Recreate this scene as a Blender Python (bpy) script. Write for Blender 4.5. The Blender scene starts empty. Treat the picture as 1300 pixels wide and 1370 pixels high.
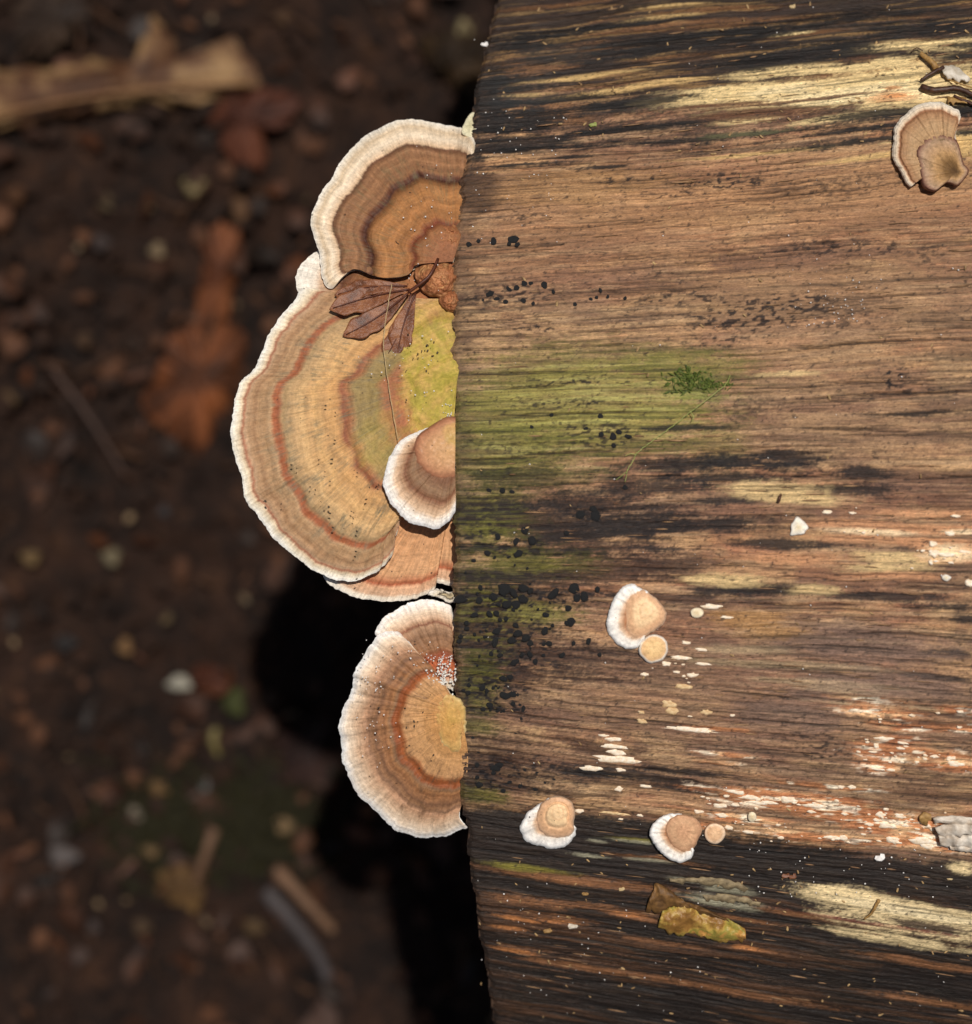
import bpy, math, random
import numpy as np
from mathutils import Vector, Matrix

random.seed(7)
rng = np.random.default_rng(7)
D = bpy.data
scene = bpy.context.scene
COL = scene.collection

# ------------------------------------------------------------------ camera, sky, sun, exposure
CAMZ = 0.55            # camera height above the top of the log (metres)
PXM = 0.0002           # one photograph pixel at the top of the log = 0.2 mm
GZ = -0.43             # forest floor
cam = D.cameras.new("camera"); cam_o = D.objects.new("camera", cam); COL.objects.link(cam_o)
cam_o.location = (0, 0, CAMZ); cam_o.rotation_euler = (0, 0, 0)
cam.sensor_fit = 'VERTICAL'; cam.sensor_height = 24.0; cam.sensor_width = 24.0
cam.lens = 24.0 * CAMZ / (1370 * PXM)
cam.clip_start = 0.01; cam.clip_end = 200.0
cam.dof.use_dof = True; cam.dof.focus_distance = CAMZ + 0.012
cam.dof.aperture_fstop = 4.6; cam.dof.aperture_blades = 0
scene.camera = cam_o

w = D.worlds.new("World"); scene.world = w; w.use_nodes = True
wn = w.node_tree.nodes; wl = w.node_tree.links
bg = wn["Background"]; sky = wn.new("ShaderNodeTexSky"); sky.sky_type = 'NISHITA'; sky.sun_disc = False
# light travels towards -x (slightly), -y and down
ldir = Vector((-0.105, -0.225, -1.0)).normalized()
sky.sun_elevation = math.asin(-ldir.z)
sky.sun_rotation = math.atan2(-ldir.x, -ldir.y)
sky.air_density = 1.0; sky.dust_density = 2.0; sky.ozone_density = 0.6
wl.new(sky.outputs[0], bg.inputs[0]); bg.inputs[1].default_value = 0.05
sun = D.lights.new("sun", 'SUN'); sun.energy = 5.0; sun.angle = math.radians(0.9); sun.color = (1.0, 0.955, 0.90)
sun_o = D.objects.new("sun", sun); COL.objects.link(sun_o); sun_o.location = (0.2, 0.8, 3)
sun_o.rotation_euler = (-ldir).to_track_quat('Z', 'Y').to_euler()
scene.view_settings.view_transform = 'Standard'; scene.view_settings.look = 'None'
scene.view_settings.exposure = -0.54; scene.view_settings.gamma = 1.0
scene.view_settings.use_curve_mapping = False
scene.render.engine = 'CYCLES'
scene.render.resolution_x = 972; scene.render.resolution_y = 1024

# ------------------------------------------------------------------ maths helpers
def lin(c):
    c = np.array(c, float) / 255.0
    return np.where(c <= 0.04045, c / 12.92, ((c + 0.055) / 1.055) ** 2.4)
def sstep(a, b, x):
    t = np.clip((x - a) / (b - a), 0, 1); return t * t * (3 - 2 * t)
def _hash(ix, iy, seed):
    h = (ix.astype(np.uint32) * np.uint32(374761393) + iy.astype(np.uint32) * np.uint32(668265263)
         + np.uint32((seed * 1442695041) % (2 ** 32)))
    h = (h ^ (h >> np.uint32(13))) * np.uint32(1274126177)
    h = (h ^ (h >> np.uint32(16))) * np.uint32(2246822519)
    h = h ^ (h >> np.uint32(13))
    return h.astype(np.float64) / 4294967295.0
def vn(x, y, seed=0):
    x, y = np.broadcast_arrays(np.asarray(x, float), np.asarray(y, float))
    fx = np.floor(x); fy = np.floor(y)
    ix = (fx.astype(np.int64) & 0xffffff); iy = (fy.astype(np.int64) & 0xffffff)
    ux = x - fx; uy = y - fy
    ux = ux * ux * (3 - 2 * ux); uy = uy * uy * (3 - 2 * uy)
    ix1 = (ix + 1) & 0xffffff; iy1 = (iy + 1) & 0xffffff
    a = _hash(ix, iy, seed); b = _hash(ix1, iy, seed); c = _hash(ix, iy1, seed); d = _hash(ix1, iy1, seed)
    return (a + (b - a) * ux) * (1 - uy) + (c + (d - c) * ux) * uy
def fbm(x, y, seed=0, o=4, g=0.55):
    s = 0; a = 1; tot = 0
    for i in range(o):
        s = s + a * vn(x * 2 ** i + i * 17.3, y * 2 ** i + i * 9.1, seed + i * 31); tot += a; a *= g
    return s / tot

R0 = 0.24
XE = -0.0086
def radius(x):
    x = np.asarray(x, float)
    return R0 * (1 + 0.33 * np.clip(x - XE, 0, 0.22))
def unproj(px, py, z):
    k = PXM * (CAMZ - z) / CAMZ
    return (np.asarray(px) - 650) * k, (685 - np.asarray(py)) * k
def surf(px, py, h=0.0):
    """point of the log surface (continued past its sawn end) seen at photograph pixel px,py, raised by h"""
    px = np.asarray(px, float); py = np.asarray(py, float)
    z = np.zeros(np.broadcast(px, py).shape)
    for _ in range(25):
        x, y = unproj(px, py, z)
        z = -R0 + np.sqrt(np.maximum(radius(x) ** 2 - y ** 2, 1e-6)) + h
    x, y = unproj(px, py, z)
    return x, y, z
def flr(px, py, h=0.0):
    z = GZ + h + np.zeros(np.broadcast(np.asarray(px, float), np.asarray(py, float)).shape)
    x, y = unproj(px, py, z)
    return x, y, z
def topix(x, y, z):
    k = PXM * (CAMZ - z) / CAMZ
    return 650 + x / k, 685 - y / k
def surf_normal(px, py):
    x, y, z = surf(px, py)
    n = Vector((-0.33 * R0 * 0.9, float(y), float(z) + R0)); n.x *= 1.0
    n = Vector((-0.06, float(y) / R0, (float(z) + R0) / R0)); return n.normalized()

# ------------------------------------------------------------------ object helpers
def put(o, parent=None):
    COL.objects.link(o)
    if parent is not None: o.parent = parent
    return o
def tag(o, label=None, cat=None, group=None, kind=None):
    if label: o['label'] = label
    if cat: o['category'] = cat
    if group: o['group'] = group
    if kind: o['kind'] = kind
    return o
def empty(name, loc, label, cat, group=None):
    o = D.objects.new(name, None); o.location = loc; o.empty_display_size = 0.01; put(o)
    return tag(o, label, cat, group)
def quadmesh(name, V, F, mat=None, smooth=True, attrs=None):
    V = np.asarray(V, np.float32).reshape(-1, 3); F = np.asarray(F, np.int32)
    k = F.shape[1]
    me = D.meshes.new(name)
    me.vertices.add(len(V)); me.vertices.foreach_set('co', V.ravel())
    me.loops.add(F.size); me.loops.foreach_set('vertex_index', F.ravel())
    me.polygons.add(len(F)); me.polygons.foreach_set('loop_start', np.arange(0, F.size, k, dtype=np.int32))
    try: me.polygons.foreach_set('loop_total', np.full(len(F), k, np.int32))
    except Exception: pass
    me.update(calc_edges=True)
    if smooth: me.polygons.foreach_set('use_smooth', np.ones(len(F), bool))
    for an, (ty, arr) in (attrs or {}).items():
        a = me.attributes.new(an, ty, 'POINT')
        if ty == 'FLOAT': a.data.foreach_set('value', np.asarray(arr, np.float32).ravel())
        elif ty == 'FLOAT_COLOR':
            arr = np.asarray(arr, np.float32); 
            if arr.shape[1] == 3: arr = np.concatenate([arr, np.ones((len(arr), 1), np.float32)], 1)
            a.data.foreach_set('color', arr.ravel())
        else: a.data.foreach_set('vector', np.asarray(arr, np.float32).ravel())
    if mat: me.materials.append(mat)
    me.validate()
    return me
def pydata(name, V, F, mat=None, smooth=True):
    me = D.meshes.new(name); me.from_pydata([tuple(map(float, v)) for v in V], [], [tuple(f) for f in F]); me.update()
    if smooth:
        for p in me.polygons: p.use_smooth = True
    if mat: me.materials.append(mat)
    return me
def obj(name, me, parent=None, origin=None):
    """link me; with an origin the mesh is made local to it"""
    if origin is not None:
        me.transform(Matrix.Translation(-Vector(origin)))
    o = D.objects.new(name, me); put(o, parent)
    if origin is not None and parent is None: o.location = origin
    return o
def grid_faces(nr, nc, wrap=False, flip=False, off=0):
    r = np.arange(nr - 1)[:, None]; c = np.arange(nc if wrap else nc - 1)[None, :]
    c1 = (c + 1) % nc
    a = r * nc + c; b = r * nc + c1; d = (r + 1) * nc + c; e = (r + 1) * nc + c1
    f = np.stack([a, b, e, d] if not flip else [a, d, e, b], -1).reshape(-1, 4)
    return f + off
def spline(pts, n, closed=False):
    p = np.array(pts, float); m = len(p)
    if closed: q = np.vstack([p[-1], p, p[0], p[1]]); segs = m
    else: q = np.vstack([2 * p[0] - p[1], p, 2 * p[-1] - p[-2]]); segs = m - 1
    dd = np.array([np.linalg.norm(q[i + 2] - q[i + 1]) for i in range(segs)]); cum = np.concatenate([[0], np.cumsum(dd)])
    s = np.linspace(0, cum[-1], n, endpoint=not closed)
    i = np.clip(np.searchsorted(cum, s, 'right') - 1, 0, segs - 1); u = ((s - cum[i]) / dd[i])[:, None]
    p0, p1, p2, p3 = q[i], q[i + 1], q[i + 2], q[i + 3]
    out = 0.5 * (2 * p1 + (p2 - p0) * u + (2 * p0 - 5 * p1 + 4 * p2 - p3) * u ** 2 + (3 * p1 - p0 - 3 * p2 + p3) * u ** 3)
    return out, s

# ------------------------------------------------------------------ material helpers
class NT:
    def __init__(s, name):
        s.m = D.materials.new(name); s.m.use_nodes = True; s.t = s.m.node_tree; s.n = s.t.nodes; s.l = s.t.links
        s.b = s.n["Principled BSDF"]
    def new(s, ty, **kw):
        n = s.n.new(ty)
        for k, v in kw.items(): setattr(n, k, v)
        return n
    def link(s, a, b): s.l.new(a, b)
    def attr(s, name): return s.new('ShaderNodeAttribute', attribute_name=name)
    def mapping(s, src, scale):
        n = s.new('ShaderNodeMapping'); n.inputs['Scale'].default_value = scale; s.link(src, n.inputs[0]); return n.outputs[0]
    def noise(s, vec, scale=1, detail=4, rough=0.55, dist=0):
        n = s.new('ShaderNodeTexNoise'); n.inputs['Scale'].default_value = scale; n.inputs['Detail'].default_value = detail
        n.inputs['Roughness'].default_value = rough; n.inputs['Distortion'].default_value = dist
        s.link(vec, n.inputs['Vector']); return n.outputs['Fac']
    def math(s, op, a, b=None, c=None, clamp=False):
        n = s.new('ShaderNodeMath', operation=op); n.use_clamp = clamp
        for i, v in enumerate((a, b, c)):
            if v is None: continue
            if isinstance(v, (int, float)): n.inputs[i].default_value = v
            else: s.link(v, n.inputs[i])
        return n.outputs[0]
    def rng(s, v, a, b, c, d):
        n = s.new('ShaderNodeMapRange'); s.link(v, n.inputs[0])
        for i, k in enumerate((a, b, c, d)): n.inputs[i + 1].default_value = k
        return n.outputs[0]
    def mix(s, f, a, b, mode='MIX'):
        n = s.new('ShaderNodeMix', data_type='RGBA', blend_type=mode)
        for i, v in ((0, f), (6, a), (7, b)):
            if isinstance(v, (int, float)): n.inputs[i].default_value = v
            elif isinstance(v, (tuple, list, np.ndarray)): n.inputs[i].default_value = (*[float(q) for q in v[:3]], 1)
            else: s.link(v, n.inputs[i])
        return n.outputs[2]
    def ramp(s, f, stops, interp='LINEAR'):
        n = s.new('ShaderNodeValToRGB'); e = n.color_ramp.elements; n.color_ramp.interpolation = interp
        stops = sorted(stops)
        while len(e) < len(stops): e.new(0.5)
        for i, (p, c) in enumerate(stops):
            e[i].position = p; e[i].color = (*[float(q) for q in lin(c)], 1)
        s.link(f, n.inputs[0]); return n.outputs[0]
    def bump(s, h, strength, dist):
        n = s.new('ShaderNodeBump'); n.inputs['Strength'].default_value = strength; n.inputs['Distance'].default_value = dist
        s.link(h, n.inputs['Height']); s.link(n.outputs[0], s.b.inputs['Normal']); return n
    def coord(s): return s.new('ShaderNodeTexCoord').outputs['Object']
def simple_mat(name, c1, c2, scale=800, rough=0.6, bump=0.0004, spec=0.4):
    t = NT(name); co = t.coord(); n = t.noise(co, scale, 5, 0.6)
    c = t.ramp(n, [(0.3, c1), (0.7, c2)]); t.link(c, t.b.inputs['Base Color'])
    t.b.inputs['Roughness'].default_value = rough; t.b.inputs['Specular IOR Level'].default_value = spec
    t.bump(n, 0.7, bump); return t.m

# ------------------------------------------------------------------ FOREST FLOOR
def axis_coords():
    a = np.linspace(-0.5, 0.5, 330); o = 0.5 * 1.16 ** np.arange(1, 30)
    return np.concatenate([-o[::-1], a, o])
gx = axis_coords(); gy = axis_coords()
X, Y = np.meshgrid(gx, gy)
def floor_h(x, y):
    return (fbm(x / 0.06, y / 0.06, 5, 4) - 0.5) * 0.022 + (fbm(x / 0.012, y / 0.012, 9, 3) - 0.5) * 0.010 - 0.004
Zf = GZ + floor_h(X, Y)
t = NT("falloff_dark_soil"); co = t.coord()  # soil colours darkened to stand in for light falling off towards the floor
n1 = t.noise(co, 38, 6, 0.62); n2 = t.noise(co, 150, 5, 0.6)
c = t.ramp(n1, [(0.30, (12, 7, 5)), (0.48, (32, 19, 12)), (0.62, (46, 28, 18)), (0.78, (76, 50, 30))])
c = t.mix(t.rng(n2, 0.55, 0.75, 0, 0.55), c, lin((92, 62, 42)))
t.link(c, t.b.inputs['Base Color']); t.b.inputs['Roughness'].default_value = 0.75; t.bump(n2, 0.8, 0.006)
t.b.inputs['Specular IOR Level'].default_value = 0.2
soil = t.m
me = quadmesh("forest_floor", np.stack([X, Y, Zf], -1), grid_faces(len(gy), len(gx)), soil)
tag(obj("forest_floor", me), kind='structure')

# ------------------------------------------------------------------ FALLEN LOG
edge_px = np.array([(-60, 672), (0, 664), (30, 657), (60, 650), (100, 643), (130, 638), (160, 634), (190, 629), (220, 622), (260, 617), (300, 612),
                    (345, 608), (400, 607), (500, 606), (600, 606.5), (700, 607), (800, 608), (880, 610), (950, 612), (1010, 614),
                    (1060, 619), (1100, 624), (1150, 629), (1200, 635), (1250, 643), (1290, 650), (1340, 658), (1420, 668)], float)
ex, ey, ez = surf(edge_px[:, 1], edge_px[:, 0])
eth = np.arctan2(ey, ez + R0)
order = np.argsort(eth)
def x_edge(th):
    return np.interp(th, eth[order], ex[order])
fine = np.radians(45)
th_f = np.linspace(-fine, fine, 1330)
th_c = np.linspace(fine, 2 * math.pi - fine, 80)[1:-1]
TH = np.concatenate([th_f, th_c])
uu = np.concatenate([np.linspace(0, 1, 430), 1 + np.linspace(0, 1, 70)[1:] ** 1.6 * 5])
def thsigned(th): return (th + math.pi) % (2 * math.pi) - math.pi
XEG = x_edge(thsigned(TH))
XEG = XEG + (vn(TH * 180, TH * 0, 3) - 0.5) * 0.0010 + (vn(TH * 60, TH * 0, 4) - 0.5) * 0.0016 + (vn(TH * 500, TH * 0, 14) - 0.5) * 0.0004
TT, UU = np.meshgrid(TH, uu, indexing='ij')
x1 = 0.155
XX = np.where(UU <= 1, XEG[:, None] + (x1 - XEG[:, None]) * UU, x1 + (UU - 1) * 0.16)
RR = radius(XX)
THS = thsigned(TT)
Gm = THS * R0 * 1000           # grain coordinate, mm round the log
Xm = XX * 1000                 # mm along the log
# ideal pixel of each vertex
Yi = RR * np.sin(TT); Zi = -R0 + RR * np.cos(TT)
PX, PY = topix(XX, Yi, Zi)
def locate(px, py):
    x, y, z = surf(px, py); return float(x) * 1000, math.atan2(float(y), float(z) + R0) * R0 * 1000

# gentle wander of the grain
def grain(x, g):
    return g / (1 + np.where(g < 0, 0.0010, 0.0005) * np.clip(x, -20, 200)) + (fbm(x / 60, g / 30, 50, 2) - 0.5) * 3.0 + (vn(x / 16, g / 6, 51) - 0.5) * 0.55
Gw = grain(Xm, Gm)
S2 = fbm(Xm / 42, Gw / 3.6, 60, 4, 0.6)        # broad streaks
S1 = fbm(Xm / 24, Gw / 0.95, 70, 3, 0.6)       # streaks
S3 = fbm(Xm / 5.0, Gw / 0.34, 80, 2)           # fibres
S4 = vn(Xm / 1.4, Gw / 0.30, 90)               # specks
B1 = fbm(Xm / 26, Gw / 15, 100, 4)             # blotches
B2 = fbm(Xm / 7, Gw / 3.5, 110, 3)
S5 = fbm(Xm / 42.0, Gw / 0.50, 95, 3, .65)        # hair-fine broken lines
B3 = fbm(Xm / 2.2, Gw / 1.1, 97, 3, .6)
DI = vn(Xm / .45, Gm / .32, 96)                  # powdery speckle
fray = (S1 - 0.5) * 1.8 + (S2 - 0.5) * 1.9 + (S3 - 0.5) * 1.1 + (B2 - 0.5) * 1.5 + (B3 - .5) * 1.1 + (DI - .5) * .9
C = np.zeros(XX.shape + (3,))
def setc(mask, col, jitter=0.0):
    global C
    col = lin(col); m = np.clip(mask, 0, 1)[..., None]
    cc = col * (1 + jitter * (S1 - 0.5))[..., None] if jitter else col
    C = C * (1 - m) + cc * m
def ell(cx, cy, rx, ry, soft=0.5, fr=0.45):
    """stain mask lying along the grain, frayed"""
    x0, g0 = locate(cx, cy); k = PXM * 1000
    d = ((Xm - x0) / (rx * k)) ** 2 + ((Gw - Gw_at(x0, g0)) / (ry * k)) ** 2
    d = np.sqrt(d)
    soft = soft * .85
    return sstep(1 + soft, 1 - soft, d + fray * fr)
def Gw_at(x0, g0):
    a = np.array([x0]); b = np.array([g0])
    return float(grain(a, b)[0])

# base wood
P1 = fbm(Xm / 34, Gw / 6.5, 120, 4, .6); P2 = fbm(Xm / 22, Gw / 3.0, 130, 4, .6)
C[:] = lin((150, 109, 81))
setc(sstep(.54, .66, P1) * .6, (118, 82, 62))
setc(sstep(.45, .33, P1) * .55, (196, 154, 104))
setc(sstep(.56, .68, P2) * .5, (160, 104, 72))
setc(sstep(0.42, 0.66, B1), (174, 138, 98))
setc(sstep(0.50, 0.66, B2) * .45, (186, 146, 104))
setc(sstep(0.46, 0.34, B2) * .5, (112, 78, 58))
setc(sstep(0.52, 0.36, S2) * 0.75, (104, 74, 55))
setc(sstep(0.55, 0.70, S1) * 0.6, (178, 144, 108))
setc(sstep(0.60, 0.74, S2) * 0.35, (168, 118, 82))
setc(sstep(.46, .34, P2) * .4, (104, 80, 66))
setc(sstep(0.40, 0.22, S1) * 0.65, (84, 56, 42))
band = ell(980, 290, 420, 110, .35, .25); setc(band * 0.45, (160, 116, 80), .5)
setc(ell(1130, 430, 240, 70, .5) * 0.5, (158, 124, 90), .5)
setc(ell(1150, 560, 220, 60, .5) * 0.5, (132, 100, 76), .5)
setc(ell(1020, 930, 380, 90, .4, .3) * 0.55, (128, 96, 76), .5)
setc(ell(1010, 270, 330, 40, .5, .3) * 0.4, (172, 128, 86), .5)
setc(ell(760, 250, 120, 26, .5, .4) * 0.5, (166, 124, 78), .5)
# reddish tones
for a in [(820, 370, 120, 18), (1080, 340, 100, 16), (700, 1000, 70, 22), (860, 830, 90, 14), (1090, 545, 80, 8), (1240, 660, 90, 14), (990, 560, 60, 8), (760, 760, 120, 20),
          (690, 960, 60, 14), (930, 690, 70, 14)]:
    setc(ell(*a) * 0.55, (124, 88, 68), .6)
# sides: dark weathered skin towards both flanks
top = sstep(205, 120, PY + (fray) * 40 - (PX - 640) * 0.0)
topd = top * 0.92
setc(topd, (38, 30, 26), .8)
setc(sstep(0.54, 0.68, S1 * 0.5 + S2 * 0.5) * top * 0.85, (104, 70, 42), .4)
setc(sstep(0.60, 0.70, S1) * top * 0.6, (138, 108, 66), .4)
for a in [(720, 10, 110, 5), (860, 38, 90, 6), (960, 12, 80, 6), (1080, 45, 60, 4), (760, 62, 60, 4), (900, 75, 70, 4), (1010, 30, 90, 7)]:
    setc(ell(*a) * 0.75, (118, 80, 48), .4)
# pale sapwood band
for a in [(1120, 118, 190, 24), (1000, 122, 120, 12), (1240, 112, 100, 36), (1270, 60, 60, 10), (1190, 62, 60, 9), (1180, 85, 110, 12), (1040, 96, 70, 9), (900, 132, 50, 5),
          (1255, 185, 70, 10), (1110, 160, 60, 6), (1000, 160, 40, 6), (1060, 45, 30, 3)]:
    setc(ell(*a, .45, .42) * 0.95, (230, 200, 142), .4)
for a in [(1140, 125, 90, 14), (1060, 118, 50, 7), (1230, 120, 50, 12)]:
    setc(ell(*a) * 0.75, (244, 220, 168), .25)
for a in [(800, 100, 60, 4), (740, 108, 60, 3.5), (850, 116, 70, 4), (700, 128, 50, 3), (790, 126, 60, 4), (900, 108, 60, 4), (1180, 208, 90, 5), (880, 24, 60, 3.5),
          (1290, 195, 30, 16), (900, 8, 50, 3), (1020, 205, 110, 4)]:
    setc(ell(*a, .5, .35) * 0.9, (202, 166, 108), .5)
for a in [(740, 148, 40, 10), (760, 160, 28, 8), (745, 90, 26, 4), (700, 95, 30, 9), (720, 142, 60, 5)]:
    setc(ell(*a, .5, .5) * 0.7, (146, 102, 66), .5)
setc(ell(1190, 128, 28, 8) * .5, (214, 130, 70)); setc(ell(1195, 117, 12, 3) * .8, (198, 128, 74)); setc(ell(1197, 127, 14, 3) * .8, (198, 128, 74))
# brown and black bands under the pale wood
for a in [(1010, 152, 70, 9), (960, 140, 60, 3), (1070, 135, 120, 2.5), (1150, 78, 30, 6)]:
    setc(ell(*a, .5, .4) * 0.9, (92, 58, 38), .4)
BL = (25, 21, 19)
for a in [(690, 160, 70, 18), (650, 130, 40, 60), (760, 132, 60, 6), (830, 138, 90, 9), (1200, 152, 120, 7), (1290, 150, 40, 9), (960, 184, 150, 6), (1130, 176, 100, 4),
          (1180, 186, 130, 5), (700, 190, 90, 13), (850, 172, 90, 5), (640, 210, 20, 10), (1060, 75, 130, 14), (900, 60, 140, 18), (1140, 60, 60, 9), (1280, 75, 40, 6),
          (1230, 40, 90, 14), (1120, 28, 150, 12), (700, 60, 60, 22), (780, 40, 120, 8), (700, 200, 60, 5), (1280, 60, 40, 5), (760, 210, 50, 2.5), (690, 220, 60, 3), (800, 224, 40, 2.5)]:
    setc(ell(*a, .55, .5) * 0.93, BL, .6)
setc(ell(640, 250, 26, 45, .6, .5) * .7, (66, 44, 30), .5)
setc(ell(1000, 178, 60, 5) * .4, (128, 124, 84))
setc(ell(1030, 196, 120, 5) * .6, (34, 32, 28))
# grey-blue bloom on the black
setc(ell(700, 120, 60, 30, .7) * .35, (52, 54, 54)); setc(ell(740, 70, 70, 14, .7) * .3, (54, 58, 58))
# green algae
for a, s in [((770, 540, 185, 72, .45, .3), .66), ((660, 600, 90, 60, .5, .3), .55), ((920, 500, 80, 30, .6, .4), .6), ((800, 480, 120, 24, .6, .4), .4), ((960, 600, 40, 30, .7, .5), .35)]:
    setc(ell(*a) * s * (.45 + .75 * sstep(.36, .62, P2 * .5 + B2 * .5)), (126, 118, 56), .7)
setc(ell(780, 545, 150, 46, .5, .4) * 0.45, (148, 138, 68), .5)
setc(ell(690, 600, 80, 34, .6, .4) * 0.4, (106, 106, 42), .5)
setc(ell(930, 520, 40, 22, .7) * 0.55, (92, 112, 34), .4)
setc(sstep(.55, .72, S1) * ell(780, 550, 190, 80, .5, .3) * .45, (176, 172, 96))
setc(sstep(.46, .30, S1) * ell(780, 550, 190, 80, .5, .3) * .6, (86, 84, 34))
for a, s in [((650, 700, 60, 46, .6, .5), .7), ((690, 755, 110, 24, .6, .5), .6), ((640, 830, 40, 60, .6, .5), .6), ((640, 905, 26, 40, .6, .5), .6), ((700, 815, 70, 30, .6, .5), .45),
             ((645, 1065, 34, 12, .6, .5), .6), ((640, 970, 30, 8, .6, .5), .5), ((640, 885, 20, 60, .6, .5), .4), ((720, 640, 90, 12, .6, .5), .5)]:
    setc(ell(*a) * s, (84, 86, 26), .9)
setc(ell(690, 820, 90, 14, .6, .5) * .4, (128, 128, 56), .6)
# red-brown darkening, lower left
for a in [(740, 690, 110, 24), (700, 790, 90, 24), (820, 760, 90, 18), (650, 860, 40, 50), (660, 1000, 50, 20), (760, 720, 120, 34), (720, 880, 110, 20), (700, 905, 60, 12), (690, 850, 90, 20), (680, 1040, 60, 18), (900, 760, 60, 20), (720, 900, 90, 10), (800, 1000, 60, 10)]:
    setc(ell(*a, .6, .55) * 0.72, (62, 40, 28), .9)
# dark stains in the middle
for a in [(905, 622, 75, 10), (870, 650, 95, 12), (840, 702, 70, 14), (780, 715, 90, 8), (960, 640, 60, 8), (990, 618, 46, 7), (1055, 612, 40, 8), (1025, 623, 60, 5), (1130, 655, 62, 7),
          (1150, 632, 30, 7), (690, 680, 50, 8), (640, 690, 30, 8), (650, 735, 40, 7), (735, 740, 60, 6), (880, 735, 50, 4), (1010, 786, 66, 8), (960, 792, 50, 5), (1185, 800, 80, 6),
          (1290, 828, 40, 6), (1260, 812, 50, 4), (1270, 872, 30, 3), (860, 1038, 90, 7), (920, 1034, 60, 5), (790, 1035, 40, 5), (940, 1060, 60, 4), (1040, 728, 60, 6), (980, 700, 40, 8), (720, 793, 80, 4),
          (1220, 555, 90, 3), (650, 770, 50, 6), (960, 670, 50, 5), (905, 573, 60, 4), (640, 800, 40, 4), (1240, 735, 60, 3), (1250, 905, 50, 3)]:
    setc(ell(*a, .55, .55) * 0.86, (30, 25, 24), .6)
for a in [(720, 700, 100, 20), (800, 730, 90, 12), (680, 770, 70, 12), (860, 690, 60, 12), (700, 640, 60, 8), (900, 700, 50, 8), (660, 880, 36, 20), (680, 930, 50, 10), (830, 870, 60, 6), (1000, 700, 60, 6), (930, 800, 60, 6), (640, 1040, 30, 14), (760, 1060, 60, 6)]:
    setc(ell(*a, .7, .7) * 0.5, (44, 32, 26), .6)
# cream and orange wood, middle right
for a in [(1040, 655, 62, 9), (1000, 650, 30, 5), (1080, 668, 50, 7), (970, 775, 50, 8), (1090, 790, 30, 6), (1200, 748, 60, 9), (1060, 500, 40, 4), (1180, 760, 60, 6)]:
    setc(ell(*a, .55, .45) * 0.88, (214, 182, 128), .4)
for a in [(1130, 700, 60, 6), (1230, 708, 90, 8), (1190, 722, 90, 5), (1270, 730, 50, 10), (1250, 690, 80, 6), (1060, 750, 90, 7), (1200, 770, 60, 5), (1280, 742, 40, 10)]:
    setc(ell(*a, .55, .5) * 0.75, (206, 148, 104), .5)
for a in [(1275, 740, 34, 9), (1170, 712, 60, 4), (1290, 712, 30, 3)]:
    setc(ell(*a, .5, .4) * 0.85, (244, 214, 170), .3)
# greyish streaks lower middle
for a in [(1060, 890, 120, 5), (1110, 915, 90, 4), (1130, 925, 60, 3), (1000, 870, 60, 6), (1180, 945, 90, 2.5)]:
    setc(ell(*a, .5, .4) * 0.6, (172, 148, 112), .4)
for a in [(1160, 860, 120, 22), (1200, 920, 110, 16), (1060, 960, 70, 16), (1090, 930, 60, 6)]:
    setc(ell(*a, .6, .4) * 0.45, (124, 102, 90), .4)
for a in [(1000, 830, 40, 12), (1030, 845, 50, 8)]:
    setc(ell(*a, .6, .5) * 0.6, (176, 130, 76), .4)
# bare orange wood patches with bright flecks
orange = [(1180, 955, 55, 9), (1205, 972, 45, 6), (1205, 1005, 55, 16), (1240, 1012, 60, 11), (1275, 1020, 50, 10), (1285, 975, 40, 5), (1285, 950, 26, 5), (1180, 1028, 30, 6),
          (1060, 1070, 100, 10), (1100, 1082, 110, 7), (1020, 1062, 50, 7), (1190, 1098, 90, 14), (1230, 1108, 70, 16), (1120, 1122, 150, 7), (1060, 1113, 90, 5), (1240, 1125, 60, 10),
          (1100, 1052, 60, 4), (960, 1020, 40, 3), (975, 1010, 40, 3), (960, 975, 40, 3), (990, 1095, 50, 6), (1160, 935, 60, 3), (1180, 1088, 60, 6)]
om = np.zeros(XX.shape)
for a in orange: om = np.maximum(om, ell(*a, .45, .45))
setc(om * 0.9, (200, 132, 86), .7)
setc(om * sstep(.48, .64, S1 * .5 + B2 * .5) * .8, (242, 200, 150))
setc(om * sstep(.56, .68, fbm(Xm / 5.5, Gw / 0.9, 300, 3)) * .95, (255, 238, 208))
setc(om * sstep(.44, .34, fbm(Xm / 9.0, Gw / 1.0, 310, 3)) * .55, (134, 76, 46))
# lower flank
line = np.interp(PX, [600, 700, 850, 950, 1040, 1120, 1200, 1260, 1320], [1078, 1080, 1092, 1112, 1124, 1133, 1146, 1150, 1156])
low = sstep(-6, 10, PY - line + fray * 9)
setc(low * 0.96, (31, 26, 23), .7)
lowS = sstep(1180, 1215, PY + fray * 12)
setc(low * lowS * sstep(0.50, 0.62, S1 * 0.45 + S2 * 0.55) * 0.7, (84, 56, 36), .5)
for a in [(760, 1175, 130, 7), (700, 1205, 60, 9), (720, 1225, 70, 6), (790, 1212, 90, 5), (880, 1150, 60, 4), (900, 1235, 70, 4), (1000, 1230, 60, 4), (1060, 1222, 60, 4), (880, 1260, 60, 4),
          (700, 1268, 40, 4), (1010, 1270, 50, 4), (1240, 1290, 90, 6), (820, 1300, 120, 6), (760, 1178, 60, 4), (1000, 1330, 120, 6), (1240, 1340, 90, 6)]:
    setc(ell(*a, .5, .5) * 0.75, (140, 94, 60), .5)
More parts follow.
